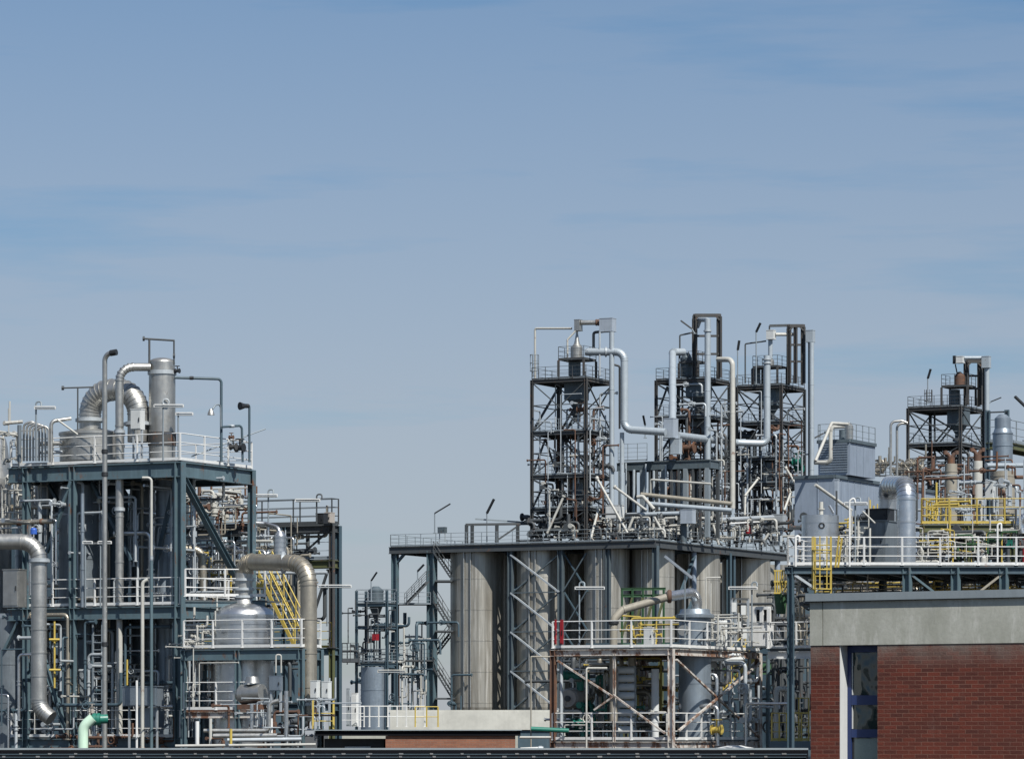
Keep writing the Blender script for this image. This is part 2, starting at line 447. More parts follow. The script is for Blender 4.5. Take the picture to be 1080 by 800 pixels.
def cabinet(label, px0, py0, px1, py1, d, depth=.3, mat='cabinet', name='control_cabinet', cat='cabinet', legs=None, ang=-GA, group=None):
    a, b = P(px0, py1, d), P(px1, py0, d); c = (a+b)/2; sx, sz = b.x-a.x, b.z-a.z
    root = thing(name, label, cat, (c.x, c.y, a.z), group); sx2 = sx/max(.6, math.cos(ang))*.92
    part(MB().box(c, sx2, depth, sz, ang), 'body', M[mat], root)
    fx = V((math.sin(ang), -math.cos(ang), 0)); ux = V((math.cos(ang), math.sin(ang), 0))
    part(MB().box(c+fx*(depth/2+.015), sx2*.9, .03, sz*.9, ang), 'door', M[mat], root)
    part(MB().box(c+fx*(depth/2+.05)+ux*sx2*.36, .03, .03, min(.2, sz*.2), ang), 'handle', M['black'], root)
    part(MB().box(V((c.x, c.y, b.z+.02)), sx2*1.06, depth*1.1, .035, ang), 'top_cover', M[mat], root)
    if legs:
        z = zof(legs, d)
        for s in (-1, 1): part(MB().bar(V((c.x, c.y, a.z))+ux*s*sx2*.4, V((c.x, c.y, z))+ux*s*sx2*.4, .07), 'leg', M['galv'], root)
    return root
def box_duct(label, px0, py0, px1, py1, d, depth, mat='pale', name='duct_box', cat='duct', ang=-GA, group=None):
    a, b = P(px0, py1, d), P(px1, py0, d); c = (a+b)/2; sz = b.z-a.z; sx = (b.x-a.x)
    sx = max(.2, (sx-depth*abs(math.sin(ang)))/math.cos(ang))
    mb = MB().box(c, sx, depth, sz, ang)
    for s in (-1, 1): mb.box(c+V((0, 0, s*(sz/2-.04))), sx+.05, depth+.05, .05, ang)
    return solo(mb, name, M[mat], label, cat, group)
def vessel(label, px, d, prof, mat='alu', name='vessel', cat='vessel', group=None, seg=36, dome=None, bands=(), bmat=None):
    """prof: list of (half width in photo pixels, row) from the bottom up"""
    c = XY(px, d); s = (d+DOFF)/F
    mb = MB().lathe(c, [(w*s, zof(py, d)) for w, py in prof], seg)
    if dome: mb.dome(c, prof[-1][0]*s, zof(prof[-1][1], d), dome*s, seg)
    root = thing(name, label, cat, (c.x, c.y, zof(prof[0][1], d)), group)
    part(mb, 'shell', M[mat], root)
    for w, py, hh in bands:
        z = zof(py, d); part(MB().lathe(c, [(w*s, z-hh*s/2), (w*s, z+hh*s/2)], seg), 'band', M[bmat or mat], root)
    return root
_cl = 0
DENS = 1.7
def clutter(label, box, d0, d1, n, mats, group, w=(1.5, 4), vert=.5, valves=0.0, zmin=0, seed=1):
    """countable loose pipework that nothing in the photo tells apart"""
    r = random.Random(seed); x0, y0, x1, y1 = box; out = []
    for i in range(int(n*DENS)):
        px = r.uniform(x0, x1); d = d0(px)+r.uniform(.3, d1) if callable(d0) else r.uniform(d0, d1); s = (d+DOFF)/F; pw = w[0]+(w[1]-w[0])*r.random()**1.8; rad = pw/2*s
        m = M[r.choice(mats)]
        if r.random() < vert:
            ya, yb = sorted((r.uniform(y0, y1), r.uniform(y0, y1)))
            if yb-ya < (y1-y0)*.45: yb = min(y1, ya+(y1-y0)*.5)
            a = P(px, yb, d); b = P(px, ya, d); k = r.choice((-1, 1)); L = r.uniform(.5, 2.2)*k
            dr = U if r.random() < .6 else W
            mb = MB().path([a, b, b+dr*L], rad, rad*2.6, 5, 8)
            mid = a.lerp(b, r.uniform(.3, .7)); ax = V((0, 0, 1))
        else:
            py = r.uniform(y0, y1); L = min(r.uniform(.15, .5)*(x1-x0)*s, 3.2); a = P(px, py, d); dr = U if r.random() < .7 else W
            a = a-dr*L/2; mid0 = a+dr*L/2
            mb = MB().path([a, a+dr*L, a+dr*L+V((0, 0, r.choice((-1, 1))*r.uniform(.4, 1.5)))], rad, rad*2.6, 5, 8); mid = mid0; ax = dr
        if r.random() < valves:
            mb.cyl(mid-ax*rad*2.2, mid+ax*rad*2.2, rad*1.9, seg=10)
            o = W*-1; mb.cyl(mid, mid+o*rad*4, rad*.5, seg=6); mb.torus(mid+o*rad*4, rad*2.3, rad*.4, o, 10, 4)
        else:
            for s2 in (-1, 1): mb.cyl(mid+ax*rad*(1.2*s2-.25), mid+ax*rad*(1.2*s2+.25), rad*1.6, seg=8)
        for end, ax_ in ((a, V((0, 0, 1)) if ax.z > .5 else dr), ):
            mb.cyl(end-ax_*rad*.35, end+ax_*rad*.35, rad*1.75, seg=8)
        if ax.z > .5:
            e2 = b+dr*L; mb.cyl(e2-dr*rad*.35, e2+dr*rad*.35, rad*1.75, seg=8)
        CLUTTER.append((pw*(max(1, (mb.bounds()[1]-mb.bounds()[0]).length)/s), mb, m, label, group))
CLUTTER = []
def finish_clutter(limit=300):
    have = sum(1 for o in COL.objects if o.parent is None and o.name.split('.')[0] == 'pipe')
    CLUTTER.sort(key=lambda c: -c[0])
    k = max(0, limit-have)
    for sc, mb, m, label, group in CLUTTER[:k]: solo(mb, 'pipe', m, label, 'pipe', group)
    rest = CLUTTER[k:]
    if not rest: return
    big = MB(); mi = []; mats = []
    for sc, mb, m, label, group in rest:
        if m not in mats: mats.append(m)
        o = len(big.v); big.v += mb.v; big.f += [[i+o for i in f] for f in mb.f]; big.s += mb.s; mi += [mats.index(m)]*len(mb.f)
    o = solo(big, 'pipework', mats[0], 'dense tangle of thin pipes, valves and fittings packed into the steel racks', 'pipework', None, 'stuff')
    for m in mats[1:]: o.data.materials.append(m)
    o.data.polygons.foreach_set('material_index', mi); o.data.update()
# ================= left process rack ==========================================
L = Rack('process_rack', 'tall blue-grey steel rack with white railings and large vessels inside, at the left edge', 'steel frame', (190, 154), 12, 265.5)
zt, zm, zl = L.z(485), L.z(637), L.z(777)
uL = {p: L.u(p) for p in (28, 77, 190)}
off = W*.0
for px, p in uL.items():
    L.column(p, 0, zt-.07, .34 if px in (190,) else .26)
    L.column(p+(L.R-L.C), 0, zt-.07, .26)
L.column(L.u(181)+W*.35, 0, zt-.5, .22, 'teal', 'i', up=W)
for z, h in ((zt, .62), (zm, .5), (zl, .4)):
    L.ring(z, .26, h)
    for px in (28, 77): L.beam(uL[px]+W*.2, uL[px]+(L.R-L.C)-W*.2, z-.07, .16, h*.7)
for k in (.22, .48, .74): L.beam(L.at(.02, k), L.at(.98, k), zt-.09, .14, .3)
L.rails(zt, 'fr', spacing=1.9, r=.035, w=.075)
L.rails(zm, 'fr', spacing=1.9, r=.035, w=.075)
L.rails(zl, 'f', spacing=1.9, r=.033, w=.07)
rail(L.root, [at_z(p, zt) for p in (L.R, L.B)], spacing=2.4)
# diagonals read off the photo
L.brace(L.u(76)-W*.05, zt-.7, L.u(50)-W*.05, L.z(579), .17)
L.brace(L.u(30)+W*1.5, zt-.7, L.u(60)+W*1.5, L.z(560), .16, 'tealdark')
L.brace(L.u(80)+W*1.2, zt-.7, L.u(122)+W*1.2, L.z(588), .16, 'tealdark')
L.brace(L.w(193), zt-.7, L.w(250)-U*.02, L.z(604), .24, 'teal', kind='i')
L.brace(L.u(20)-W*.05, zm-.6, L.u(6)-W*.05, L.z(682), .16)
L.brace(L.u(48)-W*.12, L.z(694), L.u(73)-W*.12, L.z(774), .2, kind='i')
L.brace(L.u(150)+W*2.5, zt-.7, L.u(128)+W*2.5, L.z(600), .18, 'tealdark')
vessel('tall dull grey vessel cut by the left edge of the photo, outside the left rack', -6, 162, [(18, 800), (18, 505), (14, 470), (12, 462)], 'aludull', bands=[(18.5, 560, 2), (18.5, 640, 2), (18.5, 720, 2)])
vessel('ribbed dark vessel behind the first column of the left rack', 33, 163, [(17, 800), (17, 503)], 'vessel', bands=[(17.6, 520+k*22, 2) for k in range(8)])
clutter('pale thin pipe with fittings at the far left edge beside the top deck', (-4, 445, 20, 500), 156, 160, 8, ['offwhite'], 'pale thin pipes at the far left edge', (1.2, 3), .5, .5, seed=2)
# inside vessels
vessel('big dark round vessel behind the third steel column of the left rack', 84, 158, [(22, 792), (22, 590), (22.7, 590), (22.7, 586), (22, 586), (21, 512), (16, 508)], 'vesseldark', bands=[(22.4, 655, 2), (22.4, 725, 2)])
vessel('near-black narrow vessel in the shade behind the white riser of the left rack', 151, 160, [(13, 792), (13, 508)], 'vesseldark', bands=[(13.5, 585, 2), (13.5, 650, 2)])
vessel('ribbed blue-grey vessel just left of the corner column of the left rack', 173, 158.5, [(8.5, 792), (8.5, 504)], 'vessel', bands=[(9, 512+k*9, 2.2) for k in range(7)]+[(9, 590, 2), (9, 700, 2)])
vessel('dark squat tank low at the left edge of the photo, behind the fat bent pipe', 12, 159, [(27, 792), (27, 652), (20, 647)], 'vesseldark', bands=[(27.4, 700, 2), (27.4, 740, 2)])
vessel('dark tapering vessel hanging between the first two columns of the left rack', 50, 160, [(4, 575), (13, 545), (13, 500)], 'vesseldark', bands=[(13.4, 520, 2)])
vessel('dark upright drum behind the tall grey stack in the left rack', 118, 159.5, [(17, 792), (17, 520), (12, 512)], 'tealdark', bands=[(17.4, 560, 2), (17.4, 640, 2), (17.4, 715, 2)])
# lower cabinets
cabinet('blue-grey pump cabinet standing between the vertical pipes at the foot of the left rack', 130, 724, 172, 744, 153.2, .5, 'vessel', legs=790)
cabinet('smaller blue-grey motor box hung right under the wider pump cabinet of the left rack', 147, 747, 171, 767, 153.6, .5, 'vessel')
cabinet('grey louvred box half hidden behind the fat bent pipe at the left edge', 6, 601, 25, 640, 155.5, .6, 'aludull', name='louvre_box', cat='box')
# ---- top deck equipment
dd = 157.5
dr = vessel('squat grey drum with a coned lid on the top deck of the left rack', 97, dd, [(34, 487), (34, 459), (35, 459), (35, 456.5), (34, 456.5), (12, 452)], 'aludull', name='drum', bands=[(34.6, 470, 2)])
part(MB().path([P(82, 456, dd-1), P(82, 408, dd-1)], .035, seg=6).cyl(P(66, 409, dd-1), P(99, 408, dd-1), .035, seg=6).cyl(P(65, 409, dd-1), P(67.5, 409, dd-1), .09, seg=8), 'davit', M['dark'], dr)
pipe('huge segmented elbow duct arching over the drum on top of the left rack', [(95, 457, dd), (95, 411, dd), (146, 411, dd-1), (146, 466, dd-1)], 23, 'aludull', 'elbow_duct', 'duct', Rb=1.12, n=9, bendseam=True, flanges=[(95, 443, dd, 'z'), (146, 447, dd-1, 'z')])
cabinet('white junction box on the top deck under the end of the elbow duct', 139, 432, 151.5, 453, 155.2, .3, legs=486)
cv = vessel('tall grey column vessel with a domed head on top of the left rack', 171, 156.3, [(14, 487), (14, 396), (14, 389)], 'aludull', name='column_vessel', dome=0)
BASE_cv = cv
s_ = 156.3/F
part(MB().lathe(XY(171, 156.3), [(15.3*s_, zof(395, 156.3)), (15.3*s_, zof(391, 156.3))], 36), 'flange', M['galv'], cv)
part(MB().lathe(XY(171, 156.3), [(13.6*s_, zof(391, 156.3)), (13.6*s_, zof(382, 156.3))], 36).dome(XY(171, 156.3), 13.6*s_, zof(382, 156.3), 5*s_, 36), 'head', M['aludull'], cv)
part(MB().lathe(XY(171, 156.3), [(15*s_, zof(470, 156.3)), (15*s_, zof(456, 156.3))], 36), 'band', M['rusty'], cv)
d = 156.3
part(MB().cyl(P(157.5, 386, d-.2), P(157.5, 357, d-.2), .05, seg=6).cyl(P(151, 357, d-.2), P(184, 359, d-.2), .045, seg=6).cyl(P(183.5, 359, d-.2), P(183.5, 384, d-.2), .04, seg=6).cyl(P(150.5, 357, d-.2), P(152.5, 357, d-.2), .1, seg=8).cyl(P(182.5, 375, d-.2), P(184.5, 375, d-.2), .1, seg=8), 'davit', M['dark'], cv)
part(MB().torus(P(175, 424, 155.7), .13, .035, (0, 1, 0)), 'lifting_eye', M['galv'], cv)
pipe('grey elbow pipe leaving the head of the column vessel and dropping through the left rack', [(158, 387, 156), (126, 387, 155.6), (126, 640, 155.6)], 8.6, 'aludull', Rb=1.7, n=6, seam=1.6, bendseam=True, flanges=[(126, 455, 155.6, 'z'), (126, 537, 155.6, 'z')])
pipe('white insulated riser low in the middle of the left rack', [(126, 652, 155.5), (126, 790, 155.5)], 6.5, 'offwhite', seam=2)
pipe('tallest thin grey vent stack with a hooked dark mouth, in front of the left rack', [(110.5, 800, 151.4), (110.5, 373.5, 151.4), (121.5, 371.5, 151.2)], 5.3, 'aludull', 'vent_stack', 'pipe', Rb=1.5, flanges=[(110.5, 476, 151.4, 'z'), (110.5, 500, 151.4, 'z'), (110.5, 679, 151.4, 'z')], fmat='black')
solo(MB().cyl(P(116.5, 372.3, 151.2), P(123, 371.2, 151.1), .125, seg=12), 'vent_mouth', M['black'], 'black mouth piece on the hooked end of the tall vent stack', 'pipe end')
pipe('fat grey insulated pipe bending down at the left edge of the photo', [(-40, 571, 151), (41, 571, 150.6), (41, 747, 150.6), (54, 757, 150.4)], 16.5, 'aludull', Rb=1.15, seam=.9, bendseam=True, n=6, flanges=[(41.5, 591, 150.6, 'z')])
pipe('thin white riser bending left under the top deck of the left rack', [(150, 503.5, 152.6), (159.7, 503.5, 152.6), (159.7, 590, 152.6)], 2.8, 'offwhite', Rb=1.5, flanges=[(159.7, 588, 152.6, 'z')])
pipe('blue-grey lower half of the thin white riser of the left rack', [(159.7, 591, 152.6), (159.7, 800, 152.6)], 3.6, 'teal')
pipe('pale riser with a hooked top starting at the middle deck of the left rack', [(156, 611, 152), (150.2, 613, 152), (150.2, 800, 152)], 3.9, 'offwhite', Rb=1.4)
pipe('short pale riser right beside the hooked one at the foot of the left rack', [(144.2, 717, 152), (144.2, 800, 152)], 2.6, 'white')
pipe('slim white pipe standing on the left rack between its vessel and the tall grey stack', [(87, 520, 156), (87, 640, 156)], 4.2, 'vessel', seam=1.5)
g = pipe('pale green fat pipe bend low in front of the left rack', [(87.5, 800, 150), (87.5, 766, 150), (98, 756.5, 150)], 11, 'mint', Rb=1.2, flanges=[])
pipe('dark green flanged stub joined to the pale green pipe bend', [(96, 758, 150.2), (113, 757.5, 150.4)], 10, 'valve', 'pipe_stub', 'pipe', flanges=[(100, 758, 150.2, 'x'), (104, 758, 150.3, 'x')], fmat='valve')
valve('small pale hand valve on top of the pale green pipe bend', 97, 748, 150.2, 4, 'pump', ax=V((0, 0, 1)))
pipe('thin yellow pipe with cross handles between the fat bent pipe and the rack column', [(57.5, 655, 152.8), (57.5, 725, 152.8)], 2.2, 'yellow', flanges=[(57.5, 675, 152.8, 'x'), (57.5, 706, 152.8, 'x')], fmat='yellow')
solo(MB().cyl(P(52, 674, 152.6), P(63, 674, 152.6), .05, seg=8), 'valve_bar', M['yellow'], 'upper yellow cross bar on the thin yellow pipe', 'valve bar')
solo(MB().cyl(P(52, 706, 152.6), P(64, 706, 152.6), .05, seg=8), 'valve_bar', M['yellow'], 'lower yellow cross bar on the thin yellow pipe', 'valve bar')
pipe('short yellow pipe in front of the white riser low in the left rack', [(134, 695, 154.8), (134, 722, 154.8)], 2.2, 'yellow')
pipe('rusty yellow horizontal pipe crossing behind the first columns of the left rack', [(-12, 551.5, 157), (56, 549.5, 156)], 5, 'brownpipe', flanges=[(20, 550.6, 156.4, 'x'), (44, 550, 156.2, 'x')], fmat='rust')
m_ = vessel('blue motor cap standing on the fat bent pipe at the left edge', 35.5, 150.8, [(3.6, 563), (3.6, 558.5)], 'blue', 'motor', 'motor', dome=2.5)
# hooped tube bundle at the far left of the top deck
for k in range(5):
    x = 25+k*3.3
    pipe(['outermost','second','third','fourth','innermost'][k]+' hoop of the bent grey tube bundle left of the drum', [(x, 486, 157-k*.25), (x, 447+k*1.2, 157-k*.25), (x+13, 443+k*1.2, 157-k*.25), (x+13, 486, 157-k*.25)], 2.5, 'aludull', Rb=2.2, group='hooped tubes on the left rack')
pipe('white pipe stub pointing left over the railing at the left end of the top deck', [(6, 446, 156.5), (24, 444.5, 156.5)], 3.8, 'offwhite')
pipe('dark short post between the hooped tubes and the white pipe stub', [(20.5, 448, 156.2), (20.5, 487, 156.2)], 4.5, 'vesseldark')
pipe('grey riser beside the drum at its left on the top deck', [(54, 487, 156.4), (54, 444, 156.4), (75, 441, 156.6)], 4, 'aludull', Rb=1.4)
pipe('thin pale pipe sloping from the riser over the drum on the top deck', [(60, 442, 156), (82, 458, 156)], 2, 'offwhite')
pipe('grey horizontal header pipe behind the railing left of the drum', [(41, 468, 156.8), (66, 467, 156.8)], 5, 'aludull')
pipe('lower grey horizontal header pipe behind the railing left of the drum', [(41, 477, 156.8), (66, 476.5, 156.8)], 3.6, 'galv')
# right-hand end of top deck
pipe('dark thin pipe from the column vessel dropping to the right of the top deck', [(184, 398, 156), (233.4, 399.5, 156.6), (233.4, 487, 156.6)], 3.0, 'tealdark', Rb=1.4, flanges=[(202, 398.5, 156.2, 'x')], fmat='black')
valve('small black valve at the neck of the column vessel', 187, 391, 156, 3.4, 'black')
pipe('dark looped pipe with a bulge near the right end of the top deck', [(234, 450, 156.4), (255, 448.5, 157), (256, 487, 157)], 2.6, 'tealdark', Rb=1.4, flanges=[(243, 449.3, 156.7, 'x'), (245, 449.2, 156.7, 'x')], fmat='galv')
valve('dark rusty pump body behind the railing at the right end of the top deck', 246, 471, 156.6, 4.5, 'rusty')
valve('small dark pump beside the dark rusty pump body on the top deck', 253, 472, 157, 6, 'black')
valve('little rust-red valve above the pump bodies on the top deck', 244, 461, 156.6, 3, 'rust')
hp = P(263, 487, 158.4); r_ = thing('loudspeaker', 'black horn loudspeaker on a bare post at the right end of the top deck', 'loudspeaker', hp)
part(MB().path([hp, P(263, 427, 158.4), P(258, 426.5, 158.2)], .05, .1, 4, 8), 'post', M['tealdark'], r_)
part(MB().cyl(P(259.5, 428, 158.2), P(253, 428, 158), .07, .17, 14).cyl(P(262, 428, 158.3), P(259, 428, 158.2), .09, seg=10), 'horn', M['black'], r_)
r_ = thing('floodlight', 'small round floodlight on a curved arm over the right end of the top deck', 'lamp', P(233, 450, 156.3))
part(MB().path([P(233, 450, 156.4), P(232.5, 426, 156.3), P(227, 427, 156), P(224.5, 431, 155.9)], .035, .15, 4, 6), 'arm', M['greyrail'], r_)
part(MB().lathe(P(222.5, 434, 155.8), [(.06, P(0, 431, 155.8).z), (.13, P(0, 435, 155.8).z), (.15, P(0, 437.5, 155.8).z)], 14), 'lamp_head', M['aludull'], r_)
pipe('thin pole sloping up out over the railing at the right end of the top deck', [(202, 481, 157), (280, 452, 159)], 1.4, 'greyrail', 'pole', 'pole')
tube_lamp('tube lamp on a hooked post at the left end of the top deck', 37, 58, 429.5, 154.6, 486, 38)
tube_lamp('tube lamp in front of the tall column vessel on the top deck', 163, 193, 427.5, 153.6, 486, 172, hook=False)
tube_lamp('tube lamp just right of the tall column vessel on the top deck', 186, 203, 436, 155.6, 486, 188, hook=False)
tube_lamp('left one of two tiny tube lamps in the dark middle of the left rack', 88, 97, 571.5, 154.9, 640, 90, hook=False)
tube_lamp('right one of two tiny tube lamps in the dark middle of the left rack', 104, 117, 571.5, 154.7, 640, 106, hook=False)
pipe('blue-grey pipe slung under the top deck in the right bay of the left rack', [(203, 503.5, 157.5), (262, 503.5, 160)], 5, 'teal', flanges=[(222, 503.5, 158.2, 'x')])
# pipework inside and behind the left rack
B1 = (2, 500, 75, 640)
clutter('thin pale grey vertical pipe in the packed left half of the left rack', (0, 498, 60, 560), 157, 162, 14, ['offwhite'], 'thin pale pipes in the left half of the left rack', (1.3, 3), .95, 0, seed=3)
clutter('grey bent pipe with a valve in the shaded bays of the left rack', (60, 505, 188, 640), 158, 162, 16, ['galv'], 'grey pipes in the shaded bays of the left rack', (1.6, 4.5), .6, .4, seed=4)
clutter('dark blue pipe in the lower storey of the left rack', (0, 650, 188, 790), 155, 162, 22, ['tealdark'], 'dark blue pipes in the lower storey of the left rack', (1.5, 5), .55, .4, seed=5)
clutter('pale pipe with fittings in the lower storey of the left rack', (5, 690, 188, 790), 155, 160, 10, ['offwhite'], 'pale pipes in the lower storey of the left rack', (1.2, 3), .5, .4, seed=6)
clutter('rust-brown pipe piece near the foot of the left rack', (60, 775, 185, 792), 154, 157, 7, ['rust'], 'rusty pipes at the foot of the left rack', (2.5, 5), .1, .3, seed=8)
clutter('thin grey vertical tube beside the corner column of the left rack', (186, 500, 208, 790), 155.5, 160, 12, ['galv'], 'thin grey tubes beside the corner column', (1.2, 3), .85, .5, seed=9)
clutter('silver riser with flanges in the shaded bays of the left rack', (30, 505, 186, 640), 155.5, 160, 14, ['alu'], 'silver risers in the left rack', (2, 6), .9, .1, seed=111)
clutter('pale grey riser along the front bays of the left rack', (30, 504, 186, 640), 156.3, 158, 16, ['galv'], 'pale grey risers in the front bays of the left rack', (1.6, 4), .9, .3, seed=121)
clutter('pale grey riser along the lower front bays of the left rack', (14, 652, 186, 790), 155.8, 157.5, 14, ['galv'], 'pale grey risers in the lower front bays of the left rack', (1.4, 3.6), .85, .4, seed=122)
clutter('silver riser low in the bays of the left rack', (5, 652, 186, 790), 155.5, 160, 12, ['alu'], 'silver risers low in the left rack', (2, 5), .85, .2, seed=112)
clutter('brown-grey pipe in the shaded bays of the left rack', (20, 505, 188, 780), 156, 162, 16, ['brownpipe'], 'brown-grey pipes in the left rack', (1.5, 5), .5, .4, seed=113)
ladder('grey ladder in the lower bay of the left rack behind the tall grey stack', 103, 655, 785, 155.8, .45, 'greyrail', False, -GA)
# ================= rear rack behind ===========================================
K = Rack('rear_rack', 'olive and rust stained steel rack behind the right bay of the left rack', 'steel frame', (350, 164), 190, 357)
kz = [K.z(552), K.z(589), K.z(683), K.z(740)]
for px in (196, 243, 300, 350):
    K.column(K.u(px), 0, kz[2], .2, 'olive' if px > 300 else 'tealdark'); K.column(K.u(px), kz[2], kz[0]-.07, .2, 'rusty' if px > 300 else 'tealdark'); K.column(K.u(px)+(K.R-K.C), 0, kz[0]-.07, .22, 'tealdark')
K.ring(kz[0], .2, .3, 'dark'); K.ring(kz[1], .2, .32, 'olive'); K.ring(kz[2], .18, .3, 'teal', deck=False); K.ring(kz[3], .18, .3, 'tealdark')
K.rails(kz[0], 'frbl', mat='dark', spacing=2.2, r=.026)
K.rails(kz[1], 'f', mat='greyrail', spacing=2.2, r=.022)
K.rails(kz[2], 'f', mat='yellow', spacing=2.0, r=.032)
K.brace(K.u(346), K.z(600), K.u(330), K.z(650), .12, 'dark')
K.brace(K.u(346), K.z(560), K.u(312), K.z(589), .1, 'dark')
cabinet('dark switch box at the right end of the rear rack railing', 335, 542, 344, 552, 163.2, .4, 'black', name='switch_box', cat='box')
cabinet('pale switch box beside the dark one at the right end of the rear rack railing', 344.5, 541, 351, 551, 163.6, .4, 'pump', name='switch_box', cat='box')
tube_lamp('tube lamp on the rear rack railing nearest the blue-grey corner column', 268, 292, 522, 163.4, 552, 283)
tube_lamp('tube lamp on the right part of the rear rack railing', 312, 337, 527, 163, 552, 334, pmat='dark')
tube_lamp('tube lamp sticking out right of the olive column of the rear rack', 336, 370, 617.5, 162.4, 660, 345, hook=False)
pipe('silver pipe dropping from the rear rack into a stubby filter', [(262, 551, 160), (280, 552, 160), (294.5, 557, 159.5), (294.5, 566, 159.5)], 5, 'alu', Rb=1.2)
vessel('silver twisted-lagging filter body above the large silver bend', 295.3, 153.4, [(6.5, 590), (6.5, 565), (3.4, 560)], 'alu', 'filter', 'filter', bands=[(7, 566+k*5, 1.6) for k in range(5)])
clutter('white pipe with valves on the upper storey of the rear rack', (196, 515, 262, 548), 162, 166, 12, ['offwhite'], 'white valve pipes on the upper storey of the rear rack', (1.6, 5), .5, .55, seed=11)
clutter('rust-brown pipe with valves on the rear rack', (200, 520, 262, 560), 161, 166, 7, ['rust'], 'rusty pipes on the rear rack', (2, 5), .4, .5, seed=12)
clutter('yellow pipe in the upper storeys of the rear rack', (205, 555, 260, 625), 161, 165, 6, ['yellow'], 'yellow pipes on the rear rack', (1.4, 2.6), .5, .3, seed=13)
clutter('dark pipe in the crowded storeys of the rear rack', (196, 555, 330, 660), 162, 170, 26, ['dark'], 'dark pipes in the rear rack', (1.6, 6), .55, .4, seed=14)
clutter('pale grey pipe in the crowded storeys of the rear rack', (196, 560, 300, 640), 160, 166, 18, ['galv'], 'pale grey pipes in the rear rack', (1.4, 4.5), .5, .4, seed=15)
pipe('brown-tinged elbow pipe in the rear rack behind the white railing corner', [(190, 578, 157.2), (213.5, 580, 157.2), (215, 632, 157.2)], 8, 'brownpipe', Rb=1.3, seam=1, bendseam=True)
for k, (x0, x1, y) in enumerate(((194, 222, 567), (250, 287, 571), (225, 262, 592), (262, 345, 604))):
    pipe(['pale horizontal pipe left of the long blue-grey diagonal', 'pale horizontal pipe right of the blue-grey corner column, below the silver drop', 'pale horizontal pipe crossing behind the lower end of the long diagonal', 'grey horizontal pipe behind the large silver bend'][k], [(x0, y, 160), (x1, y-.5, 159)], 3.6, ['offwhite', 'offwhite', 'beige', 'galv'][k])
# ================= vessel platform in front =====================================
J = Rack('vessel_platform', 'two-storey blue-grey platform with white railings round the silver domed vessel', 'steel frame', (318, 149), 194, 338)
j1, j0 = J.z(682), J.z(748)
for px in (194, 251, 318):
    J.column(J.u(px), 0, j1-.07, .2); J.column(J.u(px)+(J.R-J.C), 0, j1-.07, .2)
J.ring(j1, .18, .42); 
J.deck([J.u(194), J.u(262), J.u(262)+(J.R-J.C), J.B], j0-.06, .06, 'rust'); J.beam(J.u(194), J.u(272), j0-.07, .16, .25, 'rustwhite')
J.rails(j1, 'fr', spacing=1.5, r=.034, w=.075)
rail(J.root, [at_z(J.u(194), j0), at_z(J.u(262), j0)], spacing=1.5, r=.034, w=.075)
rail(J.root, [at_z(J.L+W*.1, L.z(631)), at_z(J.u(252)+W*2, L.z(631))], spacing=1.4, r=.034, w=.075)
J.deck([J.L+W*.1, J.u(252)+W*2, J.u(252)+W*3.2, J.L+W*1.4], L.z(636), .06); J.beam(J.L+W*.1, J.u(252)+W*2, L.z(636), .12, .22)
vv = vessel('big silver vessel with a domed shoulder on the platform beside the left rack', 257, 152.2, [(32, 800), (32, 648)], 'alu', dome=13, bands=[(32.6, 650, 1.4), (32.8, 657, 3), (32.6, 666, 1.2), (32.8, 677, 2.2), (32.6, 700, 2), (32.6, 730, 2)])
s_ = 152.2/F; c_ = XY(257, 152.2)
part(MB().lathe(c_, [(12*s_, zof(637, 152.2)), (9.3*s_, zof(630, 152.2)), (9.3*s_, zof(604, 152.2))], 28), 'neck', M['aludull'], vv)
for y in (629, 621, 611): part(MB().lathe(c_, [(11.5*s_, zof(y+1.3, 152.2)), (11.5*s_, zof(y-1.3, 152.2))], 28), 'flange', M['galv'], vv)
pipe('large silver bend rising from the domed vessel, arching right and dropping as a stained pipe', [(257, 606, 152.2), (257, 592, 152.2), (325.5, 594, 149.5), (325.5, 760, 149.5)], 17.5, 'brownpipe', 'bent_pipe', Rb=1.35, n=8, seam=1.3, bendseam=True, flanges=[(299, 593, 150.6, 'x'), (325.5, 742, 149.5, 'z')])
stairs('yellow staircase behind the large silver bend, beside the domed vessel', P(318, 682, 156), P(280, 606, 157), .9, 'yellow')
valve('yellow valve gear on the deck left of the yellow staircase', 276, 618, 155, 5, 'yellow')
# pump and piping at the foot
pz = thing('pump', 'round grey pump casing at the foot of the domed vessel', 'pump', P(266, 745, 148.2))
part(MB().cyl(P(256, 732, 148.3), P(277, 730, 147.8), .4, .34, 18).cyl(P(250, 732, 148.4), P(256, 732, 148.3), .2, .4, 18), 'casing', M['aludull'], pz)
part(MB().cyl(P(266, 720, 148), P(266, 713, 148), .3, .22, 14), 'discharge', M['aludull'], pz)
part(MB().box(P(266, 745, 148.1), 1.0, .6, .2, -GA), 'foot', M['rust'], pz)
cabinet('grey instrument panel on a frame above the round pump', 284, 713, 298, 728, 147.4, .15, 'vessel', 'control_cabinet', 'cabinet', legs=750)
cabinet('left white control box on the frame right of the stained drop pipe', 328.5, 718, 336.5, 736, 148.6, .25, legs=765)
cabinet('right white control box on the frame right of the stained drop pipe', 340.5, 719, 348.5, 736, 148.6, .25, legs=765)
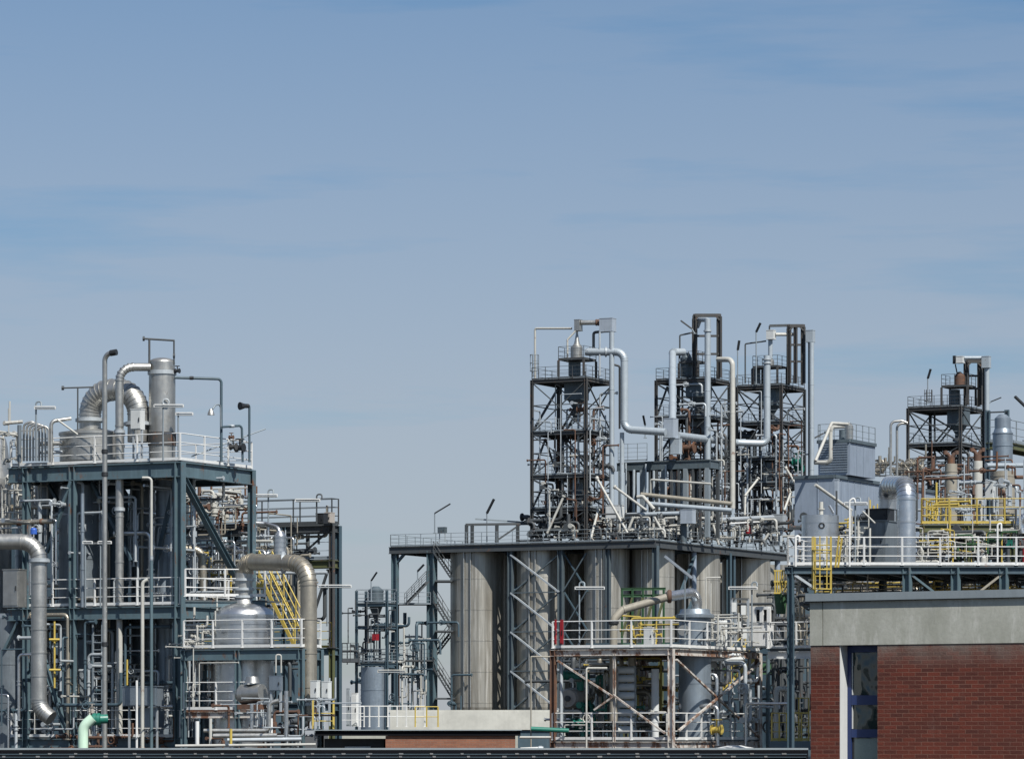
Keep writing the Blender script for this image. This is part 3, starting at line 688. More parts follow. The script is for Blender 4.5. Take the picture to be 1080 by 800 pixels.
for i, (lab, pts, w, m) in enumerate((
    ('dark insulated pipe lying low, upper of the horizontal pair in front of the pump', [(215, 770, 146.4), (284, 770, 146.2), (284, 741, 146.2), (294, 738, 146.2)], 4.5, 'aludull'),
    ('dark insulated pipe lying low, second of the horizontal run in front of the pump', [(225, 775.5, 146), (292, 775, 145.8)], 5, 'aludull'),
    ('long pale pipe lying lowest in front of the pump', [(185, 786, 145.4), (333, 784.5, 145.2)], 3, 'offwhite'),
    ('grey pipe lying just above the long pale pipe', [(240, 780, 145.7), (318, 779, 145.6)], 4.5, 'galv'),
    ('short silver riser under the round pump', [(265.5, 768, 147), (265.5, 742, 147)], 4, 'alu'),
    ('silver riser with a flanged top right of the instrument panel', [(302, 780, 146.4), (302, 728, 146.4)], 4.6, 'alu'),
    ('short white riser between the round pump and the silver riser', [(286.5, 780, 146.2), (286.5, 757, 146.2)], 2.6, 'white'),
    ('white thin hoop pipe hanging above the instrument panel', [(291, 709, 147.8), (291, 690, 147.8), (296.5, 690, 147.8), (296.5, 709, 147.8)], 1.8, 'offwhite'),
    ('upper white stub pipe beside the rack corner at ground level', [(208, 785, 146), (208, 760, 146)], 4.5, 'white'),
    ('white stub pipe with a rusty base right beside the other white stub', [(222, 785, 146.2), (222, 757, 146.2)], 3.5, 'offwhite'))):
    pipe(lab, pts, w, m, Rb=1.2)
pipe('bright yellow-green marker post in front of the low pipes', [(243.5, 784, 145), (243.5, 768, 145)], 3.2, 'yellow', 'marker_post', 'post')
clutter('small rusty fitting among the pipes at the foot of the domed vessel', (235, 742, 330, 790), 147.5, 151, 6, ['rust'], 'rusty fittings at the foot of the domed vessel', (1.6, 3.2), .4, .5, seed=21)
clutter('thin silver pipe at the foot of the domed vessel', (262, 735, 340, 785), 146.5, 150, 12, ['galv'], 'thin silver pipes at the foot of the domed vessel', (1.4, 3.4), .6, .4, seed=22)
clutter('pale thin pipe with valves beside the domed vessel on the white railed platform', (197, 650, 226, 745), 150.5, 153, 14, ['offwhite'], 'pale valve pipes left of the domed vessel', (1.2, 3), .6, .5, seed=23)
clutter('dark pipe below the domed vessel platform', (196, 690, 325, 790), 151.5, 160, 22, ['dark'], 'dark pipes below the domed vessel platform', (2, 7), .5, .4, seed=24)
# ground rails to the right of the left plant
g_ = thing('guard_rail', 'white guard rail with a grey panel post right of the stained drop pipe', 'railing', P(368, 766, 196))
rail(g_, [P(352, 766, 196), P(384, 766, 196)], 1.05, 'white', spacing=1.2, toe=False)
cabinet('slim grey panel post on the white guard rail below the hopper tower', 365.5, 726, 369.5, 765.5, 197, .1, 'galv', 'panel_post', 'post')
cabinet('white box post next to the slim grey panel post', 371.5, 731, 377.5, 765.5, 196.8, .2, 'white', 'box_post', 'box')
ladder('short yellow ladder with hoops right of the white control boxes', 341, 738, 768, 147.2, .8, 'yellow', cage=False)

clutter('silver pipe with fittings in the crowded storeys of the rear rack', (196, 520, 300, 660), 159, 165, 16, ['alu'], 'silver pipes in the rear rack', (1.6, 5), .5, .4, seed=114)
clutter('beige pipe with fittings in the crowded storeys of the rear rack', (196, 530, 328, 680), 160, 166, 14, ['beige'], 'beige pipes in the rear rack', (1.3, 3.5), .5, .4, seed=115)
# ================= gantry over the silos ========================================
G = Rack('silo_gantry', 'long dark blue-grey gantry deck with railings above the row of grey silos', 'steel frame', (690, 340), 412, 829)
gz = G.z(569)
def ged(px): return (G.u(px) if px < 690 else G.w(px)).y-DOFF
def SF(d): return (d+DOFF)/F
gcols = [(415, .55), (454, .75), (537, .45), (590, .5), (640, .4), (690, .5)]
for px, w in gcols:
    G.column(G.u(px)+W*.3, 0, gz-.5, w, 'teal' if px in (415, 454) else 'hopper')
    G.column(G.u(px)+(G.R-G.C)*.55, 0, gz-.5, .4, 'tealdark')
for px, w in ((735, .5), (823, .55)): G.column(G.w(px)-U*.3, 0, gz-.5, w, 'clad', 'o')
G.column(G.w(776)-U*.3, 0, gz-.5, .4, 'tealdark')
G.column(G.L+(G.R-G.C)*.95, 0, gz-.5, .4, 'tealdark')
G.ring(gz, .3, .62, 'dark')
for k in range(1, 9): G.beam(G.at(k/9, .02), G.at(k/9, .98), gz-.1, .2, .4, 'tealdark')
G.rails(gz, 'frbl', mat='greyrail', spacing=1.6, r=.035, w=.07)
G.brace(G.u(417)+W*.3, gz-1.5, G.u(425)+W*.3, gz-.7, .3, 'tealdark')
# lattice between the slim columns
zz = [G.z(y) for y in (581, 622, 664, 706, 748)]
a, b = G.u(538)+W*.1, G.u(589)+W*.1
mid = (a+b)/2
for k in range(4):
    G.brace(a, zz[k], b, zz[k+1], .2, 'galv'); G.brace(a+W*.25, zz[k+1], b+W*.25, zz[k], .16, 'hopper')
    G.brace(a, zz[k+1], b, zz[k+1], .14, 'hopper')
    G.brace(a+W*.3, zz[k+1], a+W*5.5, zz[k], .2, 'tealdark'); G.brace(a+W*.3, zz[k], a+W*5.5, zz[k+1], .2, 'tealdark')
a2, b2 = G.u(592)+W*.3, G.u(617)+W*.3
for k in range(3): G.brace(a2, zz[k+1], b2, zz[k], .16, 'hopper'); G.brace(a2+W*.3, zz[k], b2+W*.3, zz[k+1], .16, 'tealdark')
for k in range(3): G.brace(G.w(720)-U*.2, zz[k+1], G.w(735)-U*.2, zz[k], .25, 'tealdark')
# silos
def silo(label, px, d, w, ytop=580):
    s = SF(d); c = XY(px, d); r = w/2*s; zt = gz-.66; zb = zof(745.5, d)
    root = thing('silo', label, 'silo', (c.x, c.y, 0), 'silos under the gantry')
    mb = MB().lathe(c, [(r*.97, zb-.35), (r, zb), (r, zt)], 48); part(mb, 'shell', M['silo'], root)
    n = 5
    for k in range(n):
        z = zb+(zt-zb)*(k+.15)/n; part(MB().lathe(c, [(r+.025, z-.035), (r+.025, z+.035)], 48), 'weld_band', M['silo'], root)
    mb = MB().lathe(c, [(r*.35, 0), (r*.35, zb-3), (r*.97, zb-.36)], 32); part(mb, 'cone', M['vesseldark'], root)
    for k in range(6):
        g = math.pi*2*k/6+.3; p = c+V((math.cos(g), math.sin(g), 0))*r*.9
        part(MB().cyl(at_z(p, 0), at_z(p, zb-.2), .16, seg=8), 'leg', M['tealdark'], root)
    for k in (0, 1):
        p = c+V((math.sin(-.5+k*.25), -math.cos(-.5+k*.25), 0))*(r+.12)
        part(MB().cyl(at_z(p, zb), at_z(p, zt), .08, seg=8), 'side_pipe', M['aludull'], root)
    return root
silo('widest streaked grey silo, farthest left under the gantry', 504, ged(504)+3.2, 58)
silo('grey silo half hidden behind the slim crossed braces under the gantry', 571, ged(571)+2.9, 52)
silo('streaked grey silo behind the left tube lamp under the gantry', 640, ged(640)+2.7, 48)
silo('grey silo behind the beige sloping pipe, under the corner of the gantry', 688, 345.8, 47)
silo('grey silo behind the long tilted silver lamp under the gantry', 737, ged(737)+5.2, 45)
silo('rightmost grey silo, right of the pale round column under the gantry', 787, ged(787)+5.8, 51)
for lab, px, dd, w in (('shaded rear silo in the gap right of the widest silo', 541, 11.5, 50), ('shaded rear silo behind the slim braces beside the left tube lamp', 606, 11, 50), ('shaded rear silo in the gap left of the corner silo', 664, 11, 46)): silo(lab, px, ged(px)+dd, w)
for lab, px, dd, w in (('shaded rear silo in the gap right of the corner silo', 712, 20, 44), ('shaded rear silo in the gap left of the rightmost silo', 763, 20, 44), ('shaded rear silo right of the rightmost silo', 812, 14, 40)): silo(lab, px, ged(px)+dd, w)
# dark steel stairs at the left end
def fl(lab, x0, y0, x1, y1, d): stairs(lab, P(x0, y0, d), P(x1, y1, d+.5), 1.1, 'dark', 'staircase', 'steel stair flights beside the widest silo')
fl('dark stair flight climbing right below the left end of the gantry deck', 428, 637, 451, 613, 349)
fl('top dark stair flight between the double column and the widest silo', 477, 609, 459, 582, 350)
fl('second dark stair flight from the top, beside the widest silo', 476, 662, 459, 634, 350)
fl('third dark stair flight from the top, beside the widest silo', 459, 690, 476, 668, 352)
fl('lowest dark stair flight, beside the foot of the widest silo', 478, 735, 459, 704, 350)
for x0, x1, y in ((416, 454, 637), (459, 477, 613), (459, 478, 666), (416, 456, 697), (459, 480, 737)):
    p, q = P(x0, y, 349.5), P(x1, y, 349.5); G.deck([p, q, q+V((0, 3, 0)), p+V((0, 3, 0))], p.z, .15, 'dark')
rail(G.root, [P(416, 637, 349.4), P(454, 637, 349.4)], 1.1, 'greyrail', spacing=1.3); rail(G.root, [P(416, 697, 349.4), P(456, 697, 349.4)], 1.1, 'dark', spacing=1.3)
pole_lamp('tilted pole lamp near the left end of the gantry deck', (458.5, 562), (458.5, 541), (475, 531), 352, w=2)
pole_lamp('steep pole lamp on the gantry deck left of the first tower', (513.5, 573), (513.5, 541), (521, 526), 350)
pole_lamp('small pole lamp on the stair landing left of the double column', (440.5, 612), (440.5, 602), (447, 595), 349, w=2.4)
cabinet('small grey box on a post on the gantry deck left of the steep pole lamp', 462.5, 556, 470.5, 562, 351, .5, 'hopper', legs=571)
h_ = thing('low_frame', 'low dark pipe frame standing on the gantry deck left of the first tower', 'steel frame', P(525, 572, 349))
for x in (492, 498, 524, 546): part(MB().bar(P(x, 574, 349), P(x, 553, 349), .25), 'post', M['dark'], h_)
part(MB().bar(P(491, 553, 349), P(560, 552, 349), .22), 'beam', M['dark'], h_); part(MB().bar(P(501, 547, 351), P(560, 551, 351), .14), 'beam', M['greyrail'], h_)
part(MB().bar(P(522, 571, 349), P(560, 545, 349), .16), 'brace', M['dark'], h_)
# ================= hopper tower ==================================================
Ht = Rack('hopper_tower', 'small distant steel tower carrying a conical hopper, left of the gantry', 'steel frame', (408, 335), 376, 418)
for p in (Ht.C, Ht.L, Ht.R, Ht.B): Ht.column(p, 0, Ht.z(622), .2, 'tealdark')
for y in (635, 659, 698): Ht.ring(Ht.z(y), .16, .24, 'tealdark')
Ht.ringrails(Ht.z(634), mat='greyrail', spacing=1.6); Ht.ringrails(Ht.z(697), mat='greyrail', spacing=1.6, bars=4)
q0 = [P(361, 698, 334), P(378, 698, 334), P(378, 698, 337), P(361, 698, 337)]
Ht.deck(q0, Ht.z(698), .3, 'dark'); rail(Ht.root, [q0[1], q0[0], q0[3]], 1.7, 'dark', bars=5, spacing=.9)
vessel('grey hopper with a conical bottom on the small distant tower', 396.5, 337, [(1.2, 655), (8, 637), (8, 622), (3, 618)], 'hopper', 'hopper', 'hopper', bands=[(8.4, 634, 1.6), (8.4, 623, 1.2)])
vessel('short dull grey silo under the small hopper tower', 395, 336, [(14.5, 770), (14.5, 703)], 'vessel', 'silo', 'silo', bands=[(14.8, 727, 1.2)])
cabinet('red box on the middle deck of the small hopper tower', 393.5, 668.5, 398.5, 675, 333, .5, 'red', 'equipment_box', 'box')
pole_lamp('small pole lamp on top of the hopper tower', (391.5, 634), (391.5, 612), (397.5, 603), 335, w=2)
tube_lamp('rusty-hooded tube lamp on a slim post left of the stair columns', 399, 427, 707, 300, 849, 421, 'offwhite', False, 'rust')
clutter('thin white pipe in the bay between the hopper tower and the double column', (417, 655, 452, 750), 346, 354, 12, ['offwhite'], 'thin white pipes left of the double column', (1, 2.4), .7, .4, seed=31)
clutter('dark thin pipe on the decks of the small hopper tower', (366, 640, 412, 700), 334, 338, 16, ['dark'], 'dark thin pipes on the hopper tower', (1, 2.6), .6, .4, seed=118)
clutter('dark pipe in the bay between the hopper tower and the double column', (380, 655, 478, 755), 346, 356, 22, ['tealdark'], 'dark pipes left of the widest silo', (1.2, 4), .55, .4, seed=32)
# ================= towers =========================================================
def tower(name_label, corner, pxl, pxr, levels, zbase=None, mat='dark', fmat='rusty', ladder_=None):
    T = Rack('tower', name_label, 'steel tower', corner, pxl, pxr, 'lattice towers on the gantry')
    zs = [T.z(y) for y in levels]; zb = gz if zbase is None else zbase
    for p, m in ((T.C, fmat), (T.L, fmat), (T.R, mat), (T.B, mat)): T.column(p, zb, zs[0]-.05, .26, m)
    for z in zs:
        T.ring(z, .18, .28, fmat if z == zs[0] else mat); T.ringrails(z, mat='greyrail' if z != zs[0] else 'dark', spacing=1.5, r=.03, w=.06)
    lv = zs+[zb]; bi = 0; var = int(corner[0])
    for z1, z0 in zip(lv, lv[1:]):
        for a, b in ((T.C, T.L), (T.C, T.R), (T.L, T.B), (T.R, T.B)):
            da = (b-a).normalized()*.2
            zmid = (z0+z1)/2
            if z1-z0 > 2.2: T.brace(a+da, zmid, b-da, zmid, .11, mat)
            bi += 1
            if z1-z0 > 2.2:
                if (bi+var) % 3 == 0: T.brace(a+da, z0+.1, b-da, z1-.45, .2, mat, kind='bar')
                elif (bi+var) % 4 == 1: T.brace(b-da, z0+.1, (a+b)/2, z1-.45, .17, mat); T.brace(a+da, z0+.1, (a+b)/2, z1-.45, .17, mat)
                else: xbrace(T, a+da, b-da, z0+.1, z1-.45, .12, mat)
    for k, (z1, z0) in enumerate(zip(lv, lv[1:])):
        p, q = (.2, .75) if k % 2 else (.75, .2)
        T.brace(T.at(p, .55), z0+.1, T.at(q, .55), z1-.1, .32, mat, .08); T.brace(T.at(p, .72), z0+.1, T.at(q, .72), z1-.1, .32, mat, .08)
        for f in (.22, .66): T.column(T.at(f, .4), z0+.01, z1-.4, .16, mat, 'b')
    return T, zs, zb
def struts(T, lst, group):
    for lab, x0, y0, d0, x1, y1, d1 in lst:
        a, b = P(x0, y0, max(d0, ged(x0)+.4)), P(x1, y1, max(d1, ged(x1)+.4))
        o = solo(MB().cyl(a, b, .115, seg=10).cyl(a, a.lerp(b, .04), .19, seg=10), 'strut', M['offwhite'], lab, 'strut', group)
def tower_hopper(label, px, y0, y1, w, d, ang=-GA):
    s = SF(d); root = thing('hopper', label, 'hopper', P(px, y1+20, d), 'hoppers in the tower heads'); c = P(px, (y0+y1)/2, d)
    part(MB().box(c, w*s*.75, w*s*.75, (y1-y0)*s, ang), 'body', M['hopper'], root)
    part(MB().cyl(P(px, y1, d), P(px, y1+9, d), w*.36*s, w*.14*s, 12), 'cone', M['hopper'], root)
    part(MB().cyl(P(px, y1+9, d), P(px, y1+22, d), w*.16*s, seg=10).cyl(P(px, y1+14, d), P(px, y1+16, d), w*.26*s, seg=10), 'outlet', M['dark'], root)
    return root
def subdeck(T, x0, x1, y, d, depth, h=1.2, post_to=None):
    p, q = P(x0, y, d), P(x1, y, d); L_ = (q-p).length/1.0; q = p+U*L_*.8; n = W*depth
    T.deck([p, q, q+n, p+n], p.z, .22, 'rusty'); rail(T.root, [p+n, p, q, q+n], h, 'dark', spacing=1.1, r=.03)
    for c in (p, q, q+n, p+n):
        T.brace(c+V((0, 0, 0)), p.z, c, zof(post_to, d), .2, 'rusty')
# --- T1
T1, z1, b1 = tower('left lattice tower on the gantry with a thin white pipe bent over its railing', (618, 345), 561, 645.5, (397.5, 453, 499, 534))
tower_hopper('dark square hopper under the top deck of the left tower', 608, 400, 422, 26, 347.5)
subdeck(T1, 589, 626, 380, 347, 2.6, 1.25, 397)
vessel('small grey cyclone with a pointed head on the upper deck of the left tower', 608.5, 347.8, [(6, 380), (6, 366), (3, 362), (1.2, 352), (1.2, 346)], 'aludull', 'cyclone', 'vessel', bands=[(6.3, 367, 1)])
vessel('dark green drum below the upper deck of the left tower', 606, 347.8, [(6.5, 396), (6.5, 382)], 'hopper', 'drum', 'drum')
box_duct('small grey duct box over the cyclone of the left tower', 605.5, 337, 614.5, 349, 347.5, .7, 'aludull')
pipe('short grey duct joining the two boxes on top of the left tower', [(613, 340.2, 347.4), (634, 340, 347)], 5.2, 'aludull', flanges=[(629, 340, 347.1, 'x'), (631, 340, 347.1, 'x')], fmat='rust')
box_duct('large grey duct box topping the left tower', 632, 335.5, 650, 350, 346.6, .9, 'cladlight')
pipe('tall pale square-edged riser under the large duct box of the left tower', [(645.2, 350, 346), (645.2, 532, 346)], 5.4, 'pale', 'riser', seam=4)
pipe('thin grey pipe under the large duct box of the left tower', [(632.5, 350, 346.3), (632.5, 396, 346.3)], 2.2, 'galv')
pipe('dark bent pipe from the large duct box of the left tower', [(640, 349, 347.5), (626, 350.5, 347.5), (626, 372, 347.5)], 3, 'dark', Rb=.9)
pipe('thin white pipe bent over the railing of the left tower', [(564.3, 400, 350), (564.3, 346.3, 350), (603, 346.3, 348)], 2.4, 'offwhite', Rb=.8)
pipe('white slanted pipe stub from the small duct box of the left tower', [(607, 349, 347), (598.5, 358, 347), (598.5, 382, 347)], 2, 'offwhite', Rb=1)
pipe('fat pale pipe bending from the left tower over to the middle duct box', [(618, 371, 347), (658.5, 371, 345.6), (658.5, 452.5, 345.6), (702, 455.5, 344)], 8.0, 'pale', Rb=1.2, bendseam=True, seam=3, flanges=[(639, 371, 346.3, 'x')])
pipe('pale riser standing under the bend of the fat pale pipe', [(656, 456, 346), (656, 540, 346)], 5, 'pale', seam=4)
pipe('dark downpipe beside the fat pale pipe of the left tower', [(646, 384, 347.3), (653.5, 386, 347.3), (653.5, 452, 347.3)], 2.2, 'black', Rb=1)
cabinet('pale grey box below the fat pale pipe at the foot of the left tower', 640, 533, 657, 547, 344.6, .8, 'cabinet', 'junction_box', 'box')
valve('rust-brown valve below the hopper of the left tower', 613, 432, 346, 5, 'rust'); valve('rust-brown valve on the second deck of the left tower', 594, 455, 347, 4, 'rust')
ladder('grey caged ladder at the left corner of the top deck of the left tower', 565, 374, 397.5, 349, .6, 'greyrail', True, -GA)
clutter('dark pipe inside the lower storeys of the left tower', (575, 456, 640, 566), 346, 350, 17, ['dark'], 'dark pipes inside the left tower', (1.4, 4.5), .6, .5, seed=41)
clutter('white pipe inside the lower storeys of the left tower', (575, 470, 640, 566), 345.5, 349, 9, ['offwhite'], 'white pipes inside the left tower', (1.2, 2.4), .6, .3, seed=42)
vessel('dark drum inside the third storey of the left tower', 611, 348.5, [(12, 532), (12, 506), (7, 502)], 'vesseldark', 'drum', 'drum')
struts(T1, [('silver strut leaning down left at the foot of the left tower', 595, 522, 345.2, 577, 562, 342),
  ('silver strut leaning down right in front of the pale riser of the left tower', 629, 503, 344, 662, 562, 341),
  ('silver strut leaning down right from the pale riser of the left tower', 648, 513, 344, 682, 538, 342),
  ('short silver strut inside the foot of the left tower', 631, 537, 344.6, 623, 568, 343)], 'silver struts at the tower feet')
pole_lamp('tilted pole lamp right of the fat pale pipe between the left and middle towers', (680.5, 462), (680.5, 448), (678.5, 438), 347, w=2.2)
# --- T2
DOFF = 8.0
T2, z2, b2_ = tower('middle lattice tower on the gantry with a tall rusty portal on its head', (746, 352), 692, 769, (398, 437, 484, 514))
tower_hopper('dark square hopper under the top deck of the middle tower', 737, 401, 420, 28, 353.5)
def portal(label, xs, y0, y1, d, depth, w=.5):
    root = thing('portal_frame', label, 'steel frame', P(xs[0], y1, d), 'portal frames on the tower heads')
    for k, x in enumerate(xs): part(MB().ibeam(P(x, y1, d), P(x, y0+1, d), w, w, .06, up=U), 'post', M['rusty'], root)
    a, b = P(xs[0], y0, d), P(xs[-1], y0, d); n = V((0, 1, 0))*depth
    part(MB().bar(a, b, .4, .3), 'beam', M['rusty'], root)
    for f in (.33, .62): part(MB().bar(a+(P(xs[0], y1, d)-a)*f+n*.02, b+(P(xs[-1], y1, d)-b)*f+n*.02, .2, .2), 'beam', M['rusty'], root)
    for x in (xs[0], xs[-1]):
        part(MB().ibeam(P(x, y1, d)+n, P(x, y0+1, d)+n, w*.8, w*.8, .05, up=U), 'post', M['rusty'], root); part(MB().bar(P(x, y0, d), P(x, y0, d)+n, .3, .3), 'beam', M['rusty'], root)
        g = 1 if x == xs[0] else -1
        part(MB().bar(P(x, y0+5, d)-V((0, .12, 0)), P(x+g*4, y0+1, d)-V((0, .12, 0)), .16), 'knee_brace', M['rusty'], root)
    return root
portal('tall rusty portal frame on the middle tower', (733, 759), 332.5, 398, 352.8, 2.2, .36)
pipe('long pale blue riser through the rusty portal of the middle tower', [(746.3, 336, 350.4), (746.3, 526, 350.4)], 6.4, 'pale', 'riser', seam=3, flanges=[(746.3, 349, 350.4, 'z')])
pipe('white bent pipe end inside the head of the middle tower portal', [(735, 345, 353.4), (738, 337, 353), (746.3, 337, 350.6), (746.3, 344, 350.4)], 5, 'pale', Rb=1)
pipe('two-tone hooked riser down the right side of the middle tower', [(757, 379, 352), (772.5, 379, 350.6), (772.5, 536, 350.6)], 5.6, 'offwhite', Rb=1.2, seam=4)
pipe('brown twin riser right behind the hooked riser of the middle tower', [(774.6, 398, 351.4), (774.6, 536, 351.4)], 3.2, 'rusty')
pipe('pale hooked pipe on the left of the middle tower, dropping into the middle duct box', [(721, 371, 351.5), (709.3, 371, 350.5), (709.3, 446, 345.5-DOFF)], 7.6, 'pale', Rb=1.0, seam=3, bendseam=True)
pipe('thin dark pipe bent over the head of the middle tower', [(717, 378, 352), (717, 353.5, 352), (731, 350.5, 352)], 1.8, 'dark', Rb=.8)
pole_lamp('tilted lamp arm at the head of the middle tower portal', (733, 352), (729.5, 346.5), (718, 338), 351.6, w=2)
box_duct('pale duct box where the fat pale pipes meet, left of the middle tower', 699.5, 441, 715.5, 462, 345-DOFF, 1.1, 'cladlight')
box_duct('narrow pale duct box below the bigger one, left of the middle tower', 707, 462, 719.5, 479, 345-DOFF, .7, 'pale')
vessel('tall drum on the upper deck of the middle tower behind the portal', 724, 354, [(6.5, 397), (6.5, 378), (3, 372)], 'hopper', 'drum', 'drum')
subdeck(T2, 716, 744, 383, 353.5, 2.0, 1.1, 398)
clutter('dark pipe inside the storeys of the middle tower', (700, 440, 768, 560), 352, 357, 17, ['dark'], 'dark pipes inside the middle tower', (1.4, 5), .6, .5, seed=44)
valve('rust-brown valve cluster under the second deck of the middle tower', 727, 472, 351.5, 8, 'rust')
clutter('white thin pipe on the decks of the middle tower', (700, 480, 768, 560), 350.5, 355, 12, ['offwhite'], 'white thin pipes in the middle tower', (1.2, 2.6), .65, .4, seed=45)
vessel('dark cone-bottomed drum inside the second storey of the middle tower', 738, 355, [(4, 470), (9, 455), (9, 440)], 'vesseldark', 'drum', 'drum')
# --- T3
DOFF = 20.0
T3, z3, b3 = tower('right lattice tower of the gantry trio, with a small rusty portal at its right', (824, 356), 777, 848.5, (405, 443.5, 481, 508))
tower_hopper('dark square hopper under the top deck of the right tower', 813, 408, 428, 26, 358)
portal('small rusty portal frame on the right tower of the trio', (832.5, 839, 847.5), 343.5, 404, 356.6, 1.6, .32)
solo(MB().bar(P(811.5, 343.5, 356.8), P(833, 343, 356.8), .2, .25).bar(P(811.5, 343.5, 356.8), P(811.5, 349, 356.8), .12), 'lifting_beam', M['dark'], 'dark lifting beam reaching left from the portal of the right tower', 'beam')
box_duct('white duct box over the drop pipe on the right tower of the trio', 808, 348, 818.5, 358, 356.6, .7, 'cabinet')
pipe('white drop pipe under the white duct box of the right tower', [(812.5, 358, 356.8), (812.5, 378, 356.8)], 5, 'pale')
pipe('white horizontal duct from the white duct box into the portal of the right tower', [(818, 352.5, 356.6), (840, 352.5, 357)], 3.6, 'offwhite')
box_duct('pale duct box hung outside the portal at the right of the right tower', 849.5, 348, 860, 361, 356, .7, 'pale')
pipe('longest pale riser, from the outside duct box down past the right tower', [(856, 361, 355.6), (856, 540, 355.6)], 5.2, 'pale', 'riser', seam=4)
pipe('thin dark twin of the longest pale riser', [(853, 361, 356), (853, 540, 356)], 1.6, 'dark')
pipe('pale fat riser on the right tower turning left to the middle duct box', [(809, 375, 353.6), (809, 467.5, 353.4), (775, 466.5, 352.6), (714, 459, 345.5-DOFF)], 7.2, 'pale', Rb=.9, seam=3, bendseam=True, flanges=[(809, 379, 353.6, 'z'), (809, 383, 353.6, 'z')])
pole_lamp('bent pole lamp above the railing of the right tower', (797.5, 405), (797.5, 350), (802, 340.5), 357, w=2.6)
pole_lamp('shorter straight pole lamp at the left of the right tower railing', (778, 405), (778, 369), (779.5, 359), 357, w=2.6)
pipe('thin dark hoop pipe over the top deck of the right tower', [(786, 404, 358), (786, 362.5, 358), (808, 359.5, 357.4)], 1.7, 'dark', Rb=.8)
subdeck(T3, 794, 829, 388, 357.6, 2.4, 1.2, 405)
vessel('small pale cyclone on the upper deck of the right tower', 812, 358.2, [(4.5, 388), (4.5, 380), (2, 377)], 'aludull', 'cyclone', 'vessel')
vessel('dark drum below the upper deck of the right tower', 797, 358.6, [(5, 404), (5, 389)], 'hopper', 'drum', 'drum')
clutter('dark pipe inside the storeys of the right tower of the trio', (782, 445, 848, 560), 356.5, 361, 17, ['dark'], 'dark pipes inside the right tower', (1.4, 5), .6, .5, seed=47)
clutter('white thin pipe in the lower storeys of the right tower of the trio', (782, 470, 848, 558), 355, 359, 9, ['offwhite'], 'white thin pipes in the right tower', (1.2, 2.4), .65, .4, seed=48)
valve('green valve body on the third deck of the right tower', 841, 487, 357, 6, 'valve'); valve('second, lower green valve body by the third deck of the right tower', 843, 494, 357.4, 5, 'valve')
vessel('dark drum inside the fourth storey of the right tower', 814, 358, [(11, 508), (11, 488), (6, 484)], 'vesseldark', 'drum', 'drum')
vessel('grey drum standing on the gantry deck inside the foot of the right tower', 807, 359, [(10, 562), (10, 540)], 'hopper', 'drum', 'drum')
struts(T3, [('silver strut leaning down right from the right tower to the far pale tank', 828, 492, 354, 859, 543, 351),
  ('bent silver strut inside the foot of the right tower', 800, 504, 354.6, 786, 522, 353.6),
  ('upright silver strut continuing the bent one at the foot of the right tower', 786, 522, 353.6, 785.5, 543, 353),
  ('thin silver strut leaning right below the right tower', 834, 519, 354.5, 827, 538, 353),
  ], 'silver struts at the tower feet')
solo(MB().cyl(P(860, 511, 231-DOFF), P(898, 538, 233-DOFF), .1, seg=10), 'strut', M['offwhite'], 'long silver strut leaning against the clad building wall', 'strut', 'silver struts at the tower feet')
clutter('thin grey pipe in the storeys of the right tower', (780, 410, 848, 560), 354.5, 360, 12, ['galv'], 'thin grey pipes in the right tower', (1, 2.6), .7, .5, seed=123)
clutter('rust-brown pipe in the storeys of the right tower', (780, 440, 848, 560), 354.5, 360, 7, ['rust'], 'rusty pipes in the right tower', (1.2, 3), .5, .5, seed=124)
DOFF = 8.0
clutter('thin grey pipe in the storeys of the middle tower', (696, 402, 768, 560), 350, 356, 14, ['galv'], 'thin grey pipes in the middle tower', (1, 2.6), .7, .5, seed=125)
clutter('rust-brown pipe in the storeys of the middle tower', (700, 430, 768, 560), 350, 356, 9, ['rust'], 'rusty pipes in the middle tower', (1.2, 3.4), .5, .5, seed=126)
DOFF = 0.0
clutter('thin grey pipe in the storeys of the left tower', (566, 400, 642, 566), 345, 349, 14, ['galv'], 'thin grey pipes in the left tower', (1, 2.4), .7, .5, seed=127)
clutter('rust-brown pipe in the storeys of the left tower', (570, 425, 640, 566), 345, 349, 9, ['rust'], 'rusty pipes in the left tower', (1.2, 3), .5, .5, seed=128)
